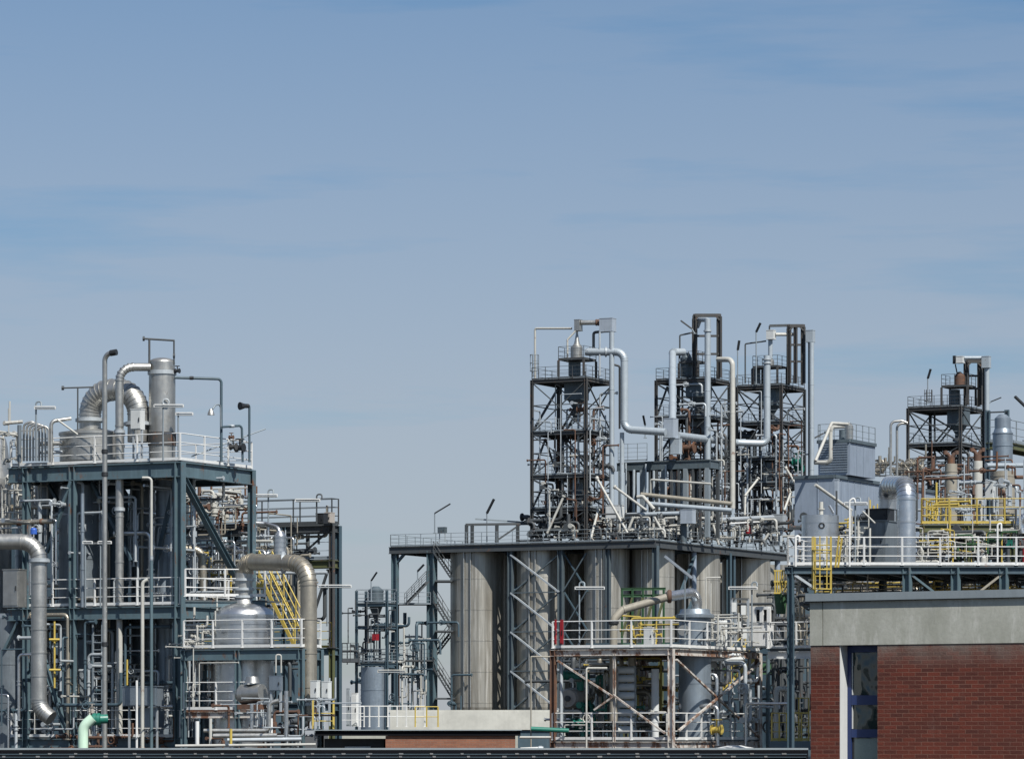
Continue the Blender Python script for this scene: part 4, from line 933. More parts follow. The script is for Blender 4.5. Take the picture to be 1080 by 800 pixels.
# --- pipe rack between left and middle towers
Q = Rack('pipe_rack', 'low dark steel pipe rack with close uprights between the left and middle towers', 'steel frame', (748, 348.5), 652, 758)
zq = Q.z(484)
Q.ring(zq, .25, .75, 'hopper')
for k in range(13): Q.column(Q.u(655+k*7.6), Q.z(566), zq-.8, .2 if k % 3 else .4, 'dark' if k % 3 else 'greyrail', 'b')
for k in range(5): Q.column(Q.u(655+k*23)+(Q.R-Q.C), Q.z(566), zq-.8, .3, 'dark', 'b')
rail(Q.root, [at_z(p, Q.z(483)) for p in (Q.L, Q.L.lerp(Q.C, .32))], 1.6, 'greyrail', bars=4, spacing=1.0)
for lab, pts, w, m in (
    ('thin white pipe running level across the front of the pipe rack', [(686, 522, 347), (686, 505.5, 346.6), (750, 510, 344.5)], 2.4, 'offwhite'),
    ('uppermost of the three long beige-grey pipes crossing below the pipe rack', [(676, 521, 346.2), (772, 531, 343.6)], 4.4, 'beige'),
    ('second long pale pipe crossing below the pipe rack', [(684, 531, 345.6), (772, 538, 343.2)], 5, 'pale'),
    ('third and lowest long pale pipe crossing below the pipe rack', [(656, 543, 345.4), (718, 541, 343.6)], 4.6, 'pale'),
    ('pale pipe from below the middle tower to the box by the red drum', [(759, 548, 355), (815, 545, 366)], 4.6, 'galv'),
    ('thin white pipe under the pale pipe left of the red drum', [(770, 552, 356), (808, 549.5, 365)], 2, 'white'),
    ('bent silver pipe at the right end of the left tower struts', [(672, 524, 344.4), (678, 523, 344.2), (690, 537, 343.2)], 4, 'offwhite')):
    pipe(lab, pts, w, m, Rb=1)
box_duct('pale grey duct box on the lowest long pipe below the pipe rack', 717.5, 537, 734, 552, 343.4, .8, 'cladlight')
box_duct('grey duct box at the right end of the gantry deck near the red drum', 814, 542, 829, 556.5, 367, .8, 'galv')
pipe('grey stub column under the pale grey duct box on the gantry deck', [(721, 552, 344), (721, 571, 344)], 7, 'hopper'); pipe('grey stub column under the duct box at the right end of the gantry deck', [(823, 556, 367.4), (823, 575, 367.4)], 5, 'pale')
rd = vessel('red drum on the gantry deck behind its right railing', 789.5, 361, [(3.3, 562.5), (3.3, 552.5)], 'red', 'drum', 'drum', bands=[(3.5, 557, .8)])
pipe('white post under the red drum on the gantry deck', [(790.5, 563, 361), (790.5, 572, 361)], 2, 'offwhite', 'post', 'post')
for k in range(10):
    x = 660+k*7+(k % 3)*1.5
    pipe('pale vertical pipe between the uprights of the pipe rack', [(x, 566, 350+k % 3), (x, 488+(k*7) % 20, 350+k % 3)], 2.2+(k % 3)*.9, 'offwhite' if 0 else 'pale', group='pale pipes in the pipe rack')
clutter('white stub pipe with a valve along the gantry deck railing', (585, 545, 825, 570), ged, 8, 40, ['offwhite'], 'white stub pipes along the gantry deck', (1.4, 3.2), .75, .4, seed=51)
clutter('dark stub pipe along the gantry deck railing', (560, 540, 825, 571), ged, 12, 60, ['dark'], 'dark stub pipes along the gantry deck', (1.6, 5), .65, .4, seed=52)
for i, (lab, x0, y0, x1, y1) in enumerate((('thin white leaning strut on the gantry deck left of the pale grey duct box', 690, 545, 700, 563), ('thin white leaning strut on the gantry deck right of the pale grey duct box', 752, 553, 758, 574), ('thin white leaning strut inside the right end of the gantry deck', 803, 574, 811, 562), ('thin white leaning strut below the left tower near its pale grey box', 662, 560, 668, 545))):
    solo(MB().cyl(P(x0, y0, ged(x0)+1.2), P(x1, y1, ged(x0)+1.2), .12, seg=8), 'strut', M['offwhite'], lab, 'strut', 'silver struts at the tower feet')
# ================= clad building behind the right platform =======================
def cladblock(root, name, corner, pxl, pxr, y0, y1, mat):
    C = XY(*corner); Lp = on_line(C, -U, pxl); Rp = on_line(C, W, pxr); B = Lp+Rp-C
    z0, z1 = zof(y1, corner[1]) if y1 is not None else 0, zof(y0, corner[1])
    o = part(MB().prism([(p.x, p.y) for p in (C, Rp, B, Lp)], z0, z1), name, M[mat], root)
    mb = MB(); e = .1
    for k in range(1, int((Lp-C).length/1.1)):
        p = C.lerp(Lp, k*1.1/(Lp-C).length)-W*.015; mb.bar(at_z(p, z0), at_z(p, z1), .05, .03, up=U)
    for k in range(1, int((Rp-C).length/1.1)):
        p = C.lerp(Rp, k*1.1/(Rp-C).length)+U*.015; mb.bar(at_z(p, z0), at_z(p, z1), .03, .05, up=U)
    part(mb, 'cladding_seams', M[mat], o)
    mb = MB()
    for a, b in ((C, Lp), (C, Rp), (Rp, B), (B, Lp)): mb.bar(at_z(a, z1+.06), at_z(b, z1+.06), .22, .2)
    part(mb, 'roof_edge', M['hopper'], o)
    return C, Lp, Rp, B, z1
bb = thing('clad_building', 'blue-grey metal clad building with a smaller roof block and railings, behind the right platform', 'building', XY(890, 240))
cladblock(bb, 'lower_wall', (880, 236), 838, 985, 503, None, 'clad')
C_, L_, R_, B_, zr = cladblock(bb, 'roof_block', (896.5, 237.5), 863, 923, 465.5, 500.5, 'clad')
lp = MB()
for k in range(12):
    z = zr-.12-k*(zr-zof(500.5, 237.5)-.2)/12; q = -W*.06
    lp.bar(at_z(C_-U*.15, z)+q, at_z(L_+U*.15, z)+q, .08, .09)
part(lp, 'louvre_panel', M['vessel'], bb, 'dark louvred left face of the roof block')
rail(bb, [at_z(L_+W*.3, zr), at_z(L_, zr), at_z(C_, zr), at_z(R_, zr)], 1.15, 'greyrail', spacing=1.2, r=.03)
rail(bb, [P(922, 502.5, 250), P(975, 503, 262)], .9, 'dark', spacing=1.5)
pipe('white thick pipe looping over the edge of the clad building roof block', [(859, 487.5, 236.5), (876, 487.5, 236), (876, 450, 236), (890, 449.5, 237.5)], 4.6, 'offwhite', Rb=1.0, bendseam=True)
pipe('long white pipe leaning from the clad roof block down to the longest pale riser', [(894, 447, 237.6), (877, 446, 236), (860, 486, 234)], 3.4, 'offwhite', Rb=1.4)
vessel('grey filter drum on the clad building roof block', 895.5, 240, [(4.4, 465), (4.4, 449), (1, 445)], 'aludull', 'drum', 'drum', bands=[(4.8, 452, 1)])
vessel('dark drum beside the grey filter drum on the clad building roof block', 889, 241, [(4, 465), (4, 453)], 'hopper', 'drum', 'drum')
pole_lamp('dark lamp arm sticking out left of the clad building roof', (872, 455.5), (868, 457), (859.5, 461.5), 236, w=2)
clutter('rust-tinged pipe on the low roof between the clad building and the right tower', (923, 485, 972, 500), 252, 262, 12, ['brownpipe'], 'rusty pipes on the low roof beside the clad building', (1.5, 4), .2, .5, seed=61)
box_duct('large pale post of the clad building wall with a dark bracket', 880.5, 505, 885, 533, 234.6, .3, 'cladlight', 'wall_post')
# ================= fourth tower ====================================================
DOFF = 25.0
T4, z4, b4 = tower('lone lattice tower at the right with a white duct hood on top', (1013, 350), 957.5, 1036, (427.5, 466, 497, 524), 3.0)
for p in (T4.C, T4.L, T4.R, T4.B): pass
tower_hopper('dark square hopper under the top deck of the lone right tower', 1011, 430, 449, 25, 352)
vessel('rusty orange vessel on the upper deck of the lone right tower', 1012, 352, [(5.5, 407), (5.5, 396), (1.5, 392)], 'rust', 'vessel', 'vessel')
subdeck(T4, 993, 1029, 408.5, 351.6, 2.4, 1.3, 427)
portal('rusty portal frame on the lone right tower', (1020, 1034.5), 381, 427, 352, 1.6, .34)
box_duct('white square duct hood hanging over the lone right tower', 1008, 375.5, 1018, 383, 351, .7, 'cabinet')
pipe('white horizontal duct on top of the lone right tower', [(1017, 377.3, 351), (1037, 377.3, 350.8)], 4.2, 'pale')
box_duct('white corner duct box at the top right of the lone right tower', 1035, 375.5, 1045.5, 388, 350.6, .7, 'pale')
pipe('long pale riser down the right side of the lone right tower', [(1041, 388, 350.6), (1041, 520, 350.6)], 5.2, 'pale', 'riser', seam=4)
pipe('thin dark pipe beside the long pale riser of the lone right tower', [(1037.4, 388, 351), (1037.4, 520, 351)], 2, 'black')
pole_lamp('tall pole lamp on the top deck of the lone right tower', (978.5, 425), (978.5, 399), (981.5, 389), 353, w=2.4)
solo(MB().bar(P(1006.8, 375, 351.4), P(1006.8, 383.5, 351.4), .3).bar(P(1007.5, 384, 351.6), P(1010, 396, 351.8), .1), 'lamp_head', M['black'], 'short dark lamp hanging at the left end of the white duct hood', 'lamp')
pole_lamp('thin lamp arm right of the long pale riser of the lone right tower', (1043, 425), (1045, 423.5), (1056, 419), 351, w=1.6)
ladder('rust-stained ladder cage on the top deck of the lone right tower', 980, 411, 427, 353, .6, 'rusty', True, -GA)
vessel('dark drum below the upper deck of the lone right tower', 1007, 352.6, [(5.5, 427), (5.5, 411)], 'hopper', 'drum', 'drum')
clutter('dark pipe inside the storeys of the lone right tower', (964, 468, 1034, 560), 351, 356, 17, ['dark'], 'dark pipes inside the lone right tower', (1.3, 4), .6, .5, seed=63)
clutter('rust-brown pipe at the foot of the lone right tower', (955, 495, 1030, 520), 350, 353, 9, ['rust'], 'rusty pipes at the foot of the lone right tower', (1.5, 4), .3, .5, seed=64)
DOFF = 0.0
pipe('left thin goose-neck pipe joining the lone right tower above the fat silver bend', [(957, 445.8, 180), (951, 443.5, 180), (939.4, 444.5, 180), (939.4, 508, 180)], 2.7, 'aludull', Rb=2)
pipe('right thin goose-neck pipe joining the lone right tower above the fat silver bend', [(957, 446.8, 180.3), (950, 446, 180.3), (946, 449.5, 180.3), (946, 508, 180.3)], 2.7, 'aludull', Rb=2)
# ================= right platform ===================================================
Rp_ = Rack('right_platform', 'blue-grey platform with white railings carrying the short silver tank', 'steel frame', (1112, 149), 831, ang=R(-1), depth=7.5)
rz = Rp_.z(596)
for px in (834, 895, 957, 1008, 1059, 1110):
    if px != 895: Rp_.column(Rp_.u(px), 0, rz-.07, .22 if px == 834 else .3, 'tealdark' if px == 834 else 'teal')
    Rp_.column(Rp_.u(px)+Rp_.W*7.4, 0, rz-.07, .26, 'tealdark')
Rp_.ring(rz, .24, .27, 'tealdark')
Rp_.rails(rz, 'f', spacing=1.5, r=.036, w=.08); Rp_.rails(rz, 'l', spacing=1.5, r=.036, w=.08)
Rp_.brace(Rp_.u(838), Rp_.z(606), Rp_.u(862), Rp_.z(622), .14, 'galv'); Rp_.brace(Rp_.u(960), Rp_.z(605), Rp_.u(985), Rp_.z(624), .12); Rp_.brace(Rp_.u(1057), Rp_.z(605), Rp_.u(1030), Rp_.z(626), .12, 'beige')
for k in range(1, 8): Rp_.beam(Rp_.at(k/8, .02), Rp_.at(k/8, .98), rz-.1, .14, .25, 'dark')
tk = vessel('short silver tank with a dark round manhole on the right platform', 865, 152.6, [(19.5, 597), (19.5, 543.5)], 'alu', 'tank', 'tank', dome=.6, bands=[(19.9, 551, 1.4), (19.9, 575, 1.2)])
part(MB().torus(P(865, 555, 152.6)-V((0, 19.8*152.6/F, 0)), .1, .035, (0, 1, 0)), 'manhole', M['black'], tk)
part(MB().cyl(P(866, 543, 152.6), P(866, 529, 152.6), .09, seg=10).cyl(P(866, 537, 152.6), P(866, 536, 152.6), .15, seg=10), 'vent', M['offwhite'], tk)
pipe('short silver pipe stub leaning on the silver tank roof', [(874.5, 532.5, 152), (879.5, 541, 152)], 3.4, 'alu')
pipe('white hooked vent pipe on the railing left of the silver tank', [(839, 597, 148.6), (839, 565.5, 148.6), (843, 565, 148.6), (843, 571, 148.6)], 2.8, 'white', Rb=1)
ladder('yellow caged ladder in front of the silver tank on the right platform', 868, 566, 640, 146.6, .62, 'yellow', True, -.25)
solo(MB().bar(P(885, 565, 147), P(881, 598, 147), .06).bar(P(888, 567, 147), P(884, 598, 147), .06).bar(P(884.5, 575, 147), P(888, 575, 147), .04).bar(P(883, 586, 147), P(886, 586, 147), .04), 'ladder_rail', M['yellow'], 'slanted yellow handrail just right of the yellow caged ladder', 'handrail')
cabinet('white box behind the yellow caged ladder in front of the silver tank', 864, 571, 870, 588, 148.9, .2, legs=597)
pipe('fat silver bend rising from the right platform and turning down behind itself', [(956, 598, 150), (956, 512, 150), (936, 511, 155), (936, 600, 155)], 19.5, 'alu', 'bent_pipe', Rb=.8, n=7, seam=.75, bendseam=True)
pipe('tall white post pipe behind the railing right of the silver tank', [(896, 597, 148.6), (896, 528, 148.6), (901, 524, 148.6), (902, 530, 148.6)], 2.1, 'white', Rb=1.3, name='pole', cat='pole')
tube_lamp('tube lamp over the railing between the silver tank and the fat silver bend', 891, 914, 530.5, 150, 597, 902)
pipe('white thin pole leaning right in front of the dark duct beside the fat silver bend', [(910, 539, 150.5), (923, 551.5, 150)], 1.8, 'offwhite', 'pole', 'pole')
cabinet('dark lagged equipment block behind the railing left of the fat silver bend', 911, 551, 945, 596, 154.5, 2.2, 'vesseldark', 'lagged_block', 'equipment')
cabinet('smaller dark box on top of the lagged block by the fat silver bend', 920, 538, 944, 550, 155, 1.6, 'black', 'lagged_block', 'equipment')
clutter('pale valve pipe on the right platform between the silver tank and the dark lagged block', (886, 552, 915, 596), 150, 153, 12, ['offwhite'], 'pale valve pipes beside the silver tank', (1.3, 3), .5, .6, seed=66)
clutter('dark pipe on the right platform behind the silver tank', (846, 545, 950, 596), 156, 161, 18, ['dark'], 'dark pipes behind the silver tank', (1.5, 6), .5, .4, seed=67)
clutter('yellowish beam pipe behind the silver tank', (888, 545, 925, 560), 156, 160, 5, ['yellow'], 'yellow pipes behind the silver tank', (1.4, 2.4), .1, .2, seed=68)
# ---- yellow railed upper platform
Y = Rack('yellow_platform', 'olive platform with bright yellow railings behind the right platform', 'steel frame', (1118, 166), 972, ang=R(1), depth=9)
yz = Y.z(552)
for px in (973, 1020, 1068, 1116): Y.column(Y.u(px), rz, yz-.07, .2, 'olive'); Y.column(Y.u(px)+Y.W*8.8, rz, yz-.07, .2, 'olive')
Y.ring(yz, .18, .3, 'olive'); Y.rails(yz, 'f', mat='yellow', spacing=1.2, r=.036, w=.075); Y.rails(yz, 'l', mat='yellow', spacing=1.2, r=.036, w=.075)
v1 = vessel('beige upright cylinder with a rusty forked top behind the yellow railing', 1003, 174, [(6.6, 552), (6.6, 489)], 'beige', bands=[(7, 497, 1.5), (7, 520, 1.2)])
def fork(o, px, py, d):
    s = d/F; c = P(px, py, d)
    part(MB().cyl(P(px, py, d), P(px, py-7, d), 4.2*s, seg=12).path([P(px, py-5, d), P(px-3, py-10, d), P(px-6.5, py-12, d)], 2.2*s, seg=10).path([P(px, py-5, d), P(px+3, py-10, d), P(px+6, py-12, d)], 2.2*s, seg=10).cyl(P(px-6, py-10, d), P(px-6, py-14, d), 2.6*s, seg=10).cyl(P(px+5.6, py-10, d), P(px+5.6, py-14, d), 2.6*s, seg=10), 'fork', M['rust'], o)
fork(v1, 1003, 489, 174)
v2 = vessel('paler slim upright cylinder with a rusty forked top behind the yellow railing', 1031, 177, [(5.2, 556), (5.2, 486)], 'offwhite', bands=[(5.5, 494, 1.2)])
fork(v2, 1031, 486, 177)
vessel('blue-grey upright vessel at the right edge, standing on the beige drum', 1057.5, 186, [(10.5, 493), (10.5, 458), (8.5, 452), (8.5, 441), (4, 437)], 'vessel', bands=[(11, 470, 1.4), (11, 457, 1.4)])
vessel('beige drum under the blue-grey vessel at the right edge behind the yellow railing', 1057.5, 184, [(13, 553), (13, 497)], 'beige', 'drum', 'drum', bands=[(13.4, 502, 1.4), (13.4, 530, 1.2)])
Z = Rack('vessel_deck', 'narrow green-edged deck with railings round the blue-grey vessel at the right edge', 'steel frame', (1062, 190), 1042, 1120)
Z.ring(Z.z(465), .18, .3, 'olive'); Z.rails(Z.z(465), 'fr', mat='greyrail', spacing=1.4)
for p in (Z.C, Z.L, Z.R, Z.B): Z.column(p, rz, Z.z(432), .2, 'tealdark')
Z.brace(Z.L, Z.z(434), Z.C, Z.z(434), .1, 'dark')
pole_lamp('dark tilted lamp at the right edge above the blue-grey vessel', (1082, 465), (1082, 429), (1070.5, 418), 190, w=3.4)
pipe('white duct running level out to the right edge below the blue-grey vessel', [(1040, 490.5, 179), (1100, 490.5, 182)], 5, 'pale', seam=2)
pipe('rust-red pipe at the right edge beside the beige drum', [(1071, 503, 178), (1100, 503, 179)], 4, 'rust')
pipe('thin dark hose loop in front of the beige drum at the right edge', [(1036, 507, 176), (1048, 506, 175.6), (1056, 512, 175.4), (1056, 525, 175.4)], 1.6, 'black', Rb=2.5)
pipe('silver elbow at the right edge in front of the yellow railing', [(1078, 562, 160), (1073, 545, 160), (1100, 543, 160)], 8, 'alu', Rb=1.1, bendseam=True)
cabinet('pale instrument box in front of the beige drum behind the yellow railing', 1040, 509, 1049, 526, 175, .3)
clutter('rust-brown pipe behind the yellow railing', (960, 480, 1078, 552), 170, 186, 12, ['rust'], 'rusty pipes behind the yellow railing', (1.4, 3.5), .5, .4, seed=117)
clutter('yellow pipe and rail piece by the left end of the yellow railing', (973, 525, 992, 552), 166, 170, 5, ['yellow'], 'yellow pieces at the left end of the yellow railing', (1.6, 2.6), .8, .2, seed=71)
clutter('grey pipe behind the yellow railing between the two fork-topped cylinders', (975, 500, 1078, 552), 170, 184, 26, ['galv'], 'grey pipes behind the yellow railing', (1.3, 4), .5, .5, seed=72)
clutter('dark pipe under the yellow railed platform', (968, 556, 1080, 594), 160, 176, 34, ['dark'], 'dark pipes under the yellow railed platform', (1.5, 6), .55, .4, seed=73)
clutter('pale valve pipe under the yellow railed platform', (970, 556, 1076, 592), 157, 164, 16, ['offwhite'], 'pale valve pipes under the yellow railed platform', (1.2, 2.6), .6, .6, seed=74)
clutter('thin yellow pipe under the yellow railed platform', (985, 558, 1060, 592), 159, 166, 5, ['yellow'], 'yellow pipes under the yellow railed platform', (1.2, 2), .6, .4, seed=75)
clutter('thin green pipe under the yellow railed platform', (1000, 560, 1060, 592), 158, 166, 4, ['green'], 'green pipes under the yellow railed platform', (1.6, 3), .7, .2, seed=76)
pipe('bright red pipe standing at the right edge of the right platform', [(1073, 596, 164), (1073, 568, 164)], 5, 'red'); pipe('second bright red pipe at the very right edge of the right platform', [(1080, 596, 164.3), (1080, 568, 164.3)], 4, 'red')
cabinet('green-blue box left of the red pipes at the right edge', 1060, 570, 1069, 578, 163, .3, 'valve', 'equipment_box', 'box')
pipe('white hooked pipe rising over the right platform railing left of the red pipes', [(1052, 594, 158), (1052, 553, 158), (1056, 551, 158), (1056, 560, 158)], 2.2, 'white', Rb=1.2)
pipe('yellow hooked pipe right beside the white hooked pipe on the right platform', [(1056.5, 594, 158.4), (1056.5, 556, 158.4)], 1.8, 'yellow')
solo(MB().lathe(XY(1037, 158), [(.28*.5, zof(596, 158)), (.28*.5, zof(588, 158)), (.07, zof(585, 158)), (.07, zof(582.5, 158))], 14), 'gas_bottle', M['offwhite'], 'small white bottle-shaped flask on the right platform deck', 'bottle')
# ---- dark jumble under the platform
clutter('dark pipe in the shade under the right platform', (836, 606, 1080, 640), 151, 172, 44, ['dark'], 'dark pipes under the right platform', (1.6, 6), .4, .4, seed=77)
clutter('thin yellow pipe in the shade under the right platform', (870, 610, 1075, 632), 151, 160, 14, ['yellow'], 'yellow pipes under the right platform', (1.2, 2.2), .5, .4, seed=78)
clutter('brown-grey pipe in the shade under the right platform', (860, 604, 1080, 626), 154, 166, 18, ['brownpipe'], 'brown-grey pipes under the right platform', (1.6, 4), .1, .3, seed=79)
hall = thing('dark_backing', 'added dark backing wall painting the shade under the right platform', 'building', XY(960, 182))  # added wall, its dark paint stands in for deep shade below the deck
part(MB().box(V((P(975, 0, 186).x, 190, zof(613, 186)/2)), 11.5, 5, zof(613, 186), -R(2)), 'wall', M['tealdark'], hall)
# ================= middle rack =======================================================
Mk = Rack('pump_rack', 'rusty white-painted steel rack with white railings, in front of the silos', 'steel frame', (708, 154), 583, 800)
m1, m0 = Mk.z(682), Mk.z(780)
for p, w in ((Mk.u(583.5), .22), (Mk.C, .23), (Mk.w(800), .25), (Mk.u(648), .1)): Mk.column(p, 0, m1-.07, w, 'rust' if w == .22 else 'rustwhite')
Mk.column(Mk.u(588.5)+W*.3, 0, m1-.4, .16, 'galv', 'o'); Mk.column(Mk.w(795)-U*.2, 0, m1-.3, .16, 'galv', 'o')
Mk.column(Mk.B, 0, m1-.07, .26, 'rustwhite')
Mk.ring(m1, .2, .26, 'rustwhite', dmat='grate'); Mk.ring(m0, .2, .36, 'rustwhite')
for k in (.3, .6): Mk.beam(Mk.at(k, .02), Mk.at(k, .98), m1-.08, .14, .25, 'rust')
Mk.rails(m1, 'fr', spacing=1.75, r=.036, w=.08); Mk.rails(m0, 'fr', spacing=1.6, r=.036, w=.08)
Mk.brace(Mk.w(710.5)+U*.12, m1-.5, Mk.w(798)+U*.12, Mk.z(777), .1, 'rustwhite'); Mk.brace(Mk.w(797)+U*.2, m1-.5, Mk.w(711)+U*.2, Mk.z(770), .1, 'rustwhite')
Mk.brace(Mk.u(589)-W*.12, m1-.5, Mk.u(648)-W*.12, Mk.z(734), .095, 'rustwhite'); Mk.brace(Mk.u(648)-W*.12, Mk.z(732), Mk.u(703)-W*.12, Mk.z(773), .095, 'rustwhite')
Mk.brace(Mk.u(648)-W*.12, Mk.z(734), Mk.u(628)-W*.12, Mk.z(748), .1, 'rustwhite')
Mk.brace(Mk.w(711), Mk.z(784), Mk.w(719), Mk.z(796), .1, 'rustwhite')
# extension to the right
e0 = Mk.w(800)+U*.3+V((0, -1.8, 0))
ep = [e0, e0+U*2.6, e0+U*2.6+W*2.6, e0+W*2.6]
Mk.deck(ep, m1+.0, .07); Mk.beam(ep[0], ep[1], m1-.05, .2, .32, 'white'); Mk.beam(ep[1], ep[2], m1-.05, .2, .32, 'white')
rail(Mk.root, [at_z(p, m1+.07) for p in (ep[0], ep[1], ep[2])], spacing=1.2, r=.036, w=.08)
# equipment on the deck
pv = vessel('blue-grey upright vessel running through both decks of the rusty white rack', 733, 158, [(17, 795), (17, 652), (20.5, 651), (20.5, 648), (17, 647), (15, 642)], 'vessel', bands=[(17.4, 690, 1.6), (17.4, 720, 1.4), (17.4, 760, 1.4)])
part(MB().cyl(P(724, 665, 157.6)-V((.1, .6, 0)), P(722, 665, 157.4)-V((.1, .85, 0)), .22, seg=16), 'manhole', M['aludull'], pv)
pipe('silver corrugated elbow on top of the blue-grey vessel of the rusty white rack', [(735, 645, 158), (735, 624, 158), (704, 629, 156.6)], 10.5, 'alu', 'elbow_pipe', Rb=1.05, n=9, bendseam=True, flanges=[(706, 628.6, 156.7, 'x')], fmat='rust')
pipe('beige pipe sloping down left from the silver corrugated elbow and dropping through the deck', [(703, 629.5, 156.5), (656, 643, 156.3), (647, 653, 156.2), (647, 760, 156.2)], 8.4, 'beige', 'bent_pipe', Rb=1.1, seam=2, flanges=[(647, 656, 156.2, 'z')], fmat='black')
vessel('small white tank with a dark foot on the upper deck of the rusty white rack', 762, 160.5, [(9, 681), (9, 655), (6, 651)], 'cabinet', 'tank', 'tank', bands=[(9.4, 676, 1.4)])
cf = thing('gauge_stand', 'thin grey frame of instruments right of the small white tank', 'instrument frame', P(781, 681, 160))
for x in (772, 776, 789): part(MB().bar(P(x, 681, 160), P(x, 631, 160), .09), 'post', M['galv'], cf)
part(MB().bar(P(771, 631, 160), P(790, 631.5, 160), .09), 'top_bar', M['dark'], cf)
for k, (x, y) in enumerate(((774, 640), (784, 643), (780, 660), (785, 668))): part(MB().box(P(x, y, 160), .2, .12, .4), 'gauge', M['cabinet'], cf)
mc = cabinet('white machine cabinet with two dark window slots on its head', 794, 658, 813, 682, 160.6, .7, 'white', 'machine_cabinet', 'machine')
part(MB().box(P(803.5, 641, 160.4), .8, .4, .12, -GA).bar(P(796, 656, 160.4), P(796, 641, 160.4), .14).bar(P(803.5, 656, 160.2), P(803.5, 641, 160.2), .14).bar(P(811, 656, 160), P(811, 641, 160), .14), 'head_frame', M['white'], mc)
for x in (799.5, 807.5): part(MB().box(P(x, 648.5, 160.6), .2, .12, .5, -GA), 'window_slot', M['black'], mc)
tube_lamp('tube lamp on a slim post at the left end of the rusty white rack', 607, 637, 619.5, 156, 682, 611)
tube_lamp('tube lamp on a hooked post above the machine cabinet', 769, 798, 619.5, 157, 682, 793)
r_ = thing('long_lamp', 'long tilted silver lamp on a thin post above the silver corrugated elbow', 'lamp', P(722.5, 682, 155.4))
part(MB().bar(P(701, 586, 155.2), P(730, 609, 155.2), .1, .1), 'lamp_head', M['alu'], r_); part(MB().bar(P(702, 588.2, 155.25), P(729, 610, 155.25), .1, .04), 'glass_cover', M['cabinet'], r_); part(MB().bar(P(722.5, 682, 155.4), P(722.5, 603, 155.3), .05), 'lamp_post', M['greyrail'], r_)
pipe('thin hooked vent pipe left of the instrument frame, ending level to its right', [(744.5, 682, 158), (744.5, 609, 158), (760, 608.5, 158)], 1.6, 'offwhite', Rb=.6)
for k, x in enumerate((586, 592.5)): cabinet(['dark red narrow cabinet at the left end of the upper railing', 'bright red narrow cabinet at the left end of the upper railing'][k], x-(.8, 1.6)[k], 654, x+(.8, 1.6)[k], 679, 155.9+k*.2, .06, 'red', 'red_cabinet', 'cabinet')
# below the deck
pump = thing('pump', 'grey motor with a round end cap below the teal elbow in the rusty white rack', 'pump', P(610, 748, 158))
part(MB().cyl(P(600, 736, 157.6), P(618, 734, 159.4), .42, seg=20).cyl(P(598.5, 736, 157.4), P(600, 736, 157.6), .36, .42, 20), 'casing', M['pump'], pump); part(MB().cyl(P(598, 736, 157.3), P(599, 736, 157.4), .12, seg=12), 'end_cap', M['dark'], pump)
part(MB().box(P(609, 747, 158.4), .9, .7, .2, -GA), 'foot', M['dark'], pump)
pipe('thick dark green elbow above the grey motor in the rusty white rack', [(592, 711.5, 158), (606, 711.5, 158), (612, 716, 158), (612, 728, 158)], 8, 'valve', Rb=1.1, flanges=[(594, 711.5, 158, 'x'), (598, 711.5, 158, 'x')], fmat='valve')
pipe('dark green hoop pipe right of the thick green elbow', [(630, 725, 159), (630, 713, 159), (636, 713, 159), (636, 727, 159)], 4.4, 'valve', Rb=1)
clutter('brown-stained pipe in the middle of the rusty white rack', (610, 690, 700, 770), 158, 163, 10, ['brownpipe'], 'brown pipes in the rusty white rack', (3, 9), .6, .4, seed=81)
lv = thing('louvre_stack', 'stack of pale horizontal louvre tubes beside the beige drop pipe', 'cooler', P(660, 775, 156.6))
for k in range(8): part(MB().cyl(P(652, 706+k*9, 156.6), P(669, 706+k*9, 156.6), .16, seg=10), 'louvre', M['cabinet'], lv)
for x in (652, 669): part(MB().bar(P(x, 780, 156.8), P(x, 702, 156.8), .12), 'side_post', M['galv'], lv)
vessel('white slim upright cylinder left of the rust-streaked corner column', 691, 156.2, [(4, 790), (4, 705)], 'cabinet', bands=[(4.4, 735, 1.4), (4.4, 760, 1.2)])
pipe('thin white pipe bent at the top in the left bay of the rusty white rack', [(640, 704, 154.5), (618.5, 704, 154), (618.5, 800, 154)], 2, 'offwhite', Rb=1)
pipe('thin grey frame pipe left of the rust-red column', [(580, 692, 150.5), (560, 692, 150.2), (560, 800, 150.2)], 1.6, 'beige', Rb=.5)
clutter('dark green valve pipe near the floor of the rusty white rack', (595, 738, 640, 772), 157, 161, 9, ['valve'], 'dark green valves at the floor of the rusty white rack', (2, 4.5), .5, .7, seed=82)
clutter('white valve pipe near the floor of the rusty white rack', (590, 745, 700, 775), 156, 160, 12, ['offwhite'], 'white valves at the floor of the rusty white rack', (1.4, 4), .6, .5, seed=83)
clutter('yellow pipe in the middle of the rusty white rack', (650, 685, 700, 772), 158, 163, 9, ['yellow'], 'yellow pipes in the rusty white rack', (1.4, 2.6), .7, .4, seed=84)
clutter('silver pipe with flanges in the rusty white rack', (592, 690, 798, 785), 157, 165, 16, ['alu'], 'silver pipes in the rusty white rack', (2, 6), .6, .4, seed=116)
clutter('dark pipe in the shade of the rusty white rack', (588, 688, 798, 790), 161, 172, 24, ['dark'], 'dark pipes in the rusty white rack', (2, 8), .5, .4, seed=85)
clutter('grey pipe in the right bay of the rusty white rack', (745, 690, 798, 780), 158, 166, 12, ['galv'], 'grey pipes in the right bay of the rusty white rack', (1.5, 5), .6, .3, seed=86)
pipe('upper white pipe under the deck in the right bay of the rusty white rack', [(750, 690, 158), (780, 690, 160)], 3.4, 'white', flanges=[(772, 690, 159.4, 'x')]); pipe('lower white pipe under the deck in the right bay of the rusty white rack', [(749, 695, 158), (784, 694.5, 160)], 4.2, 'cabinet')
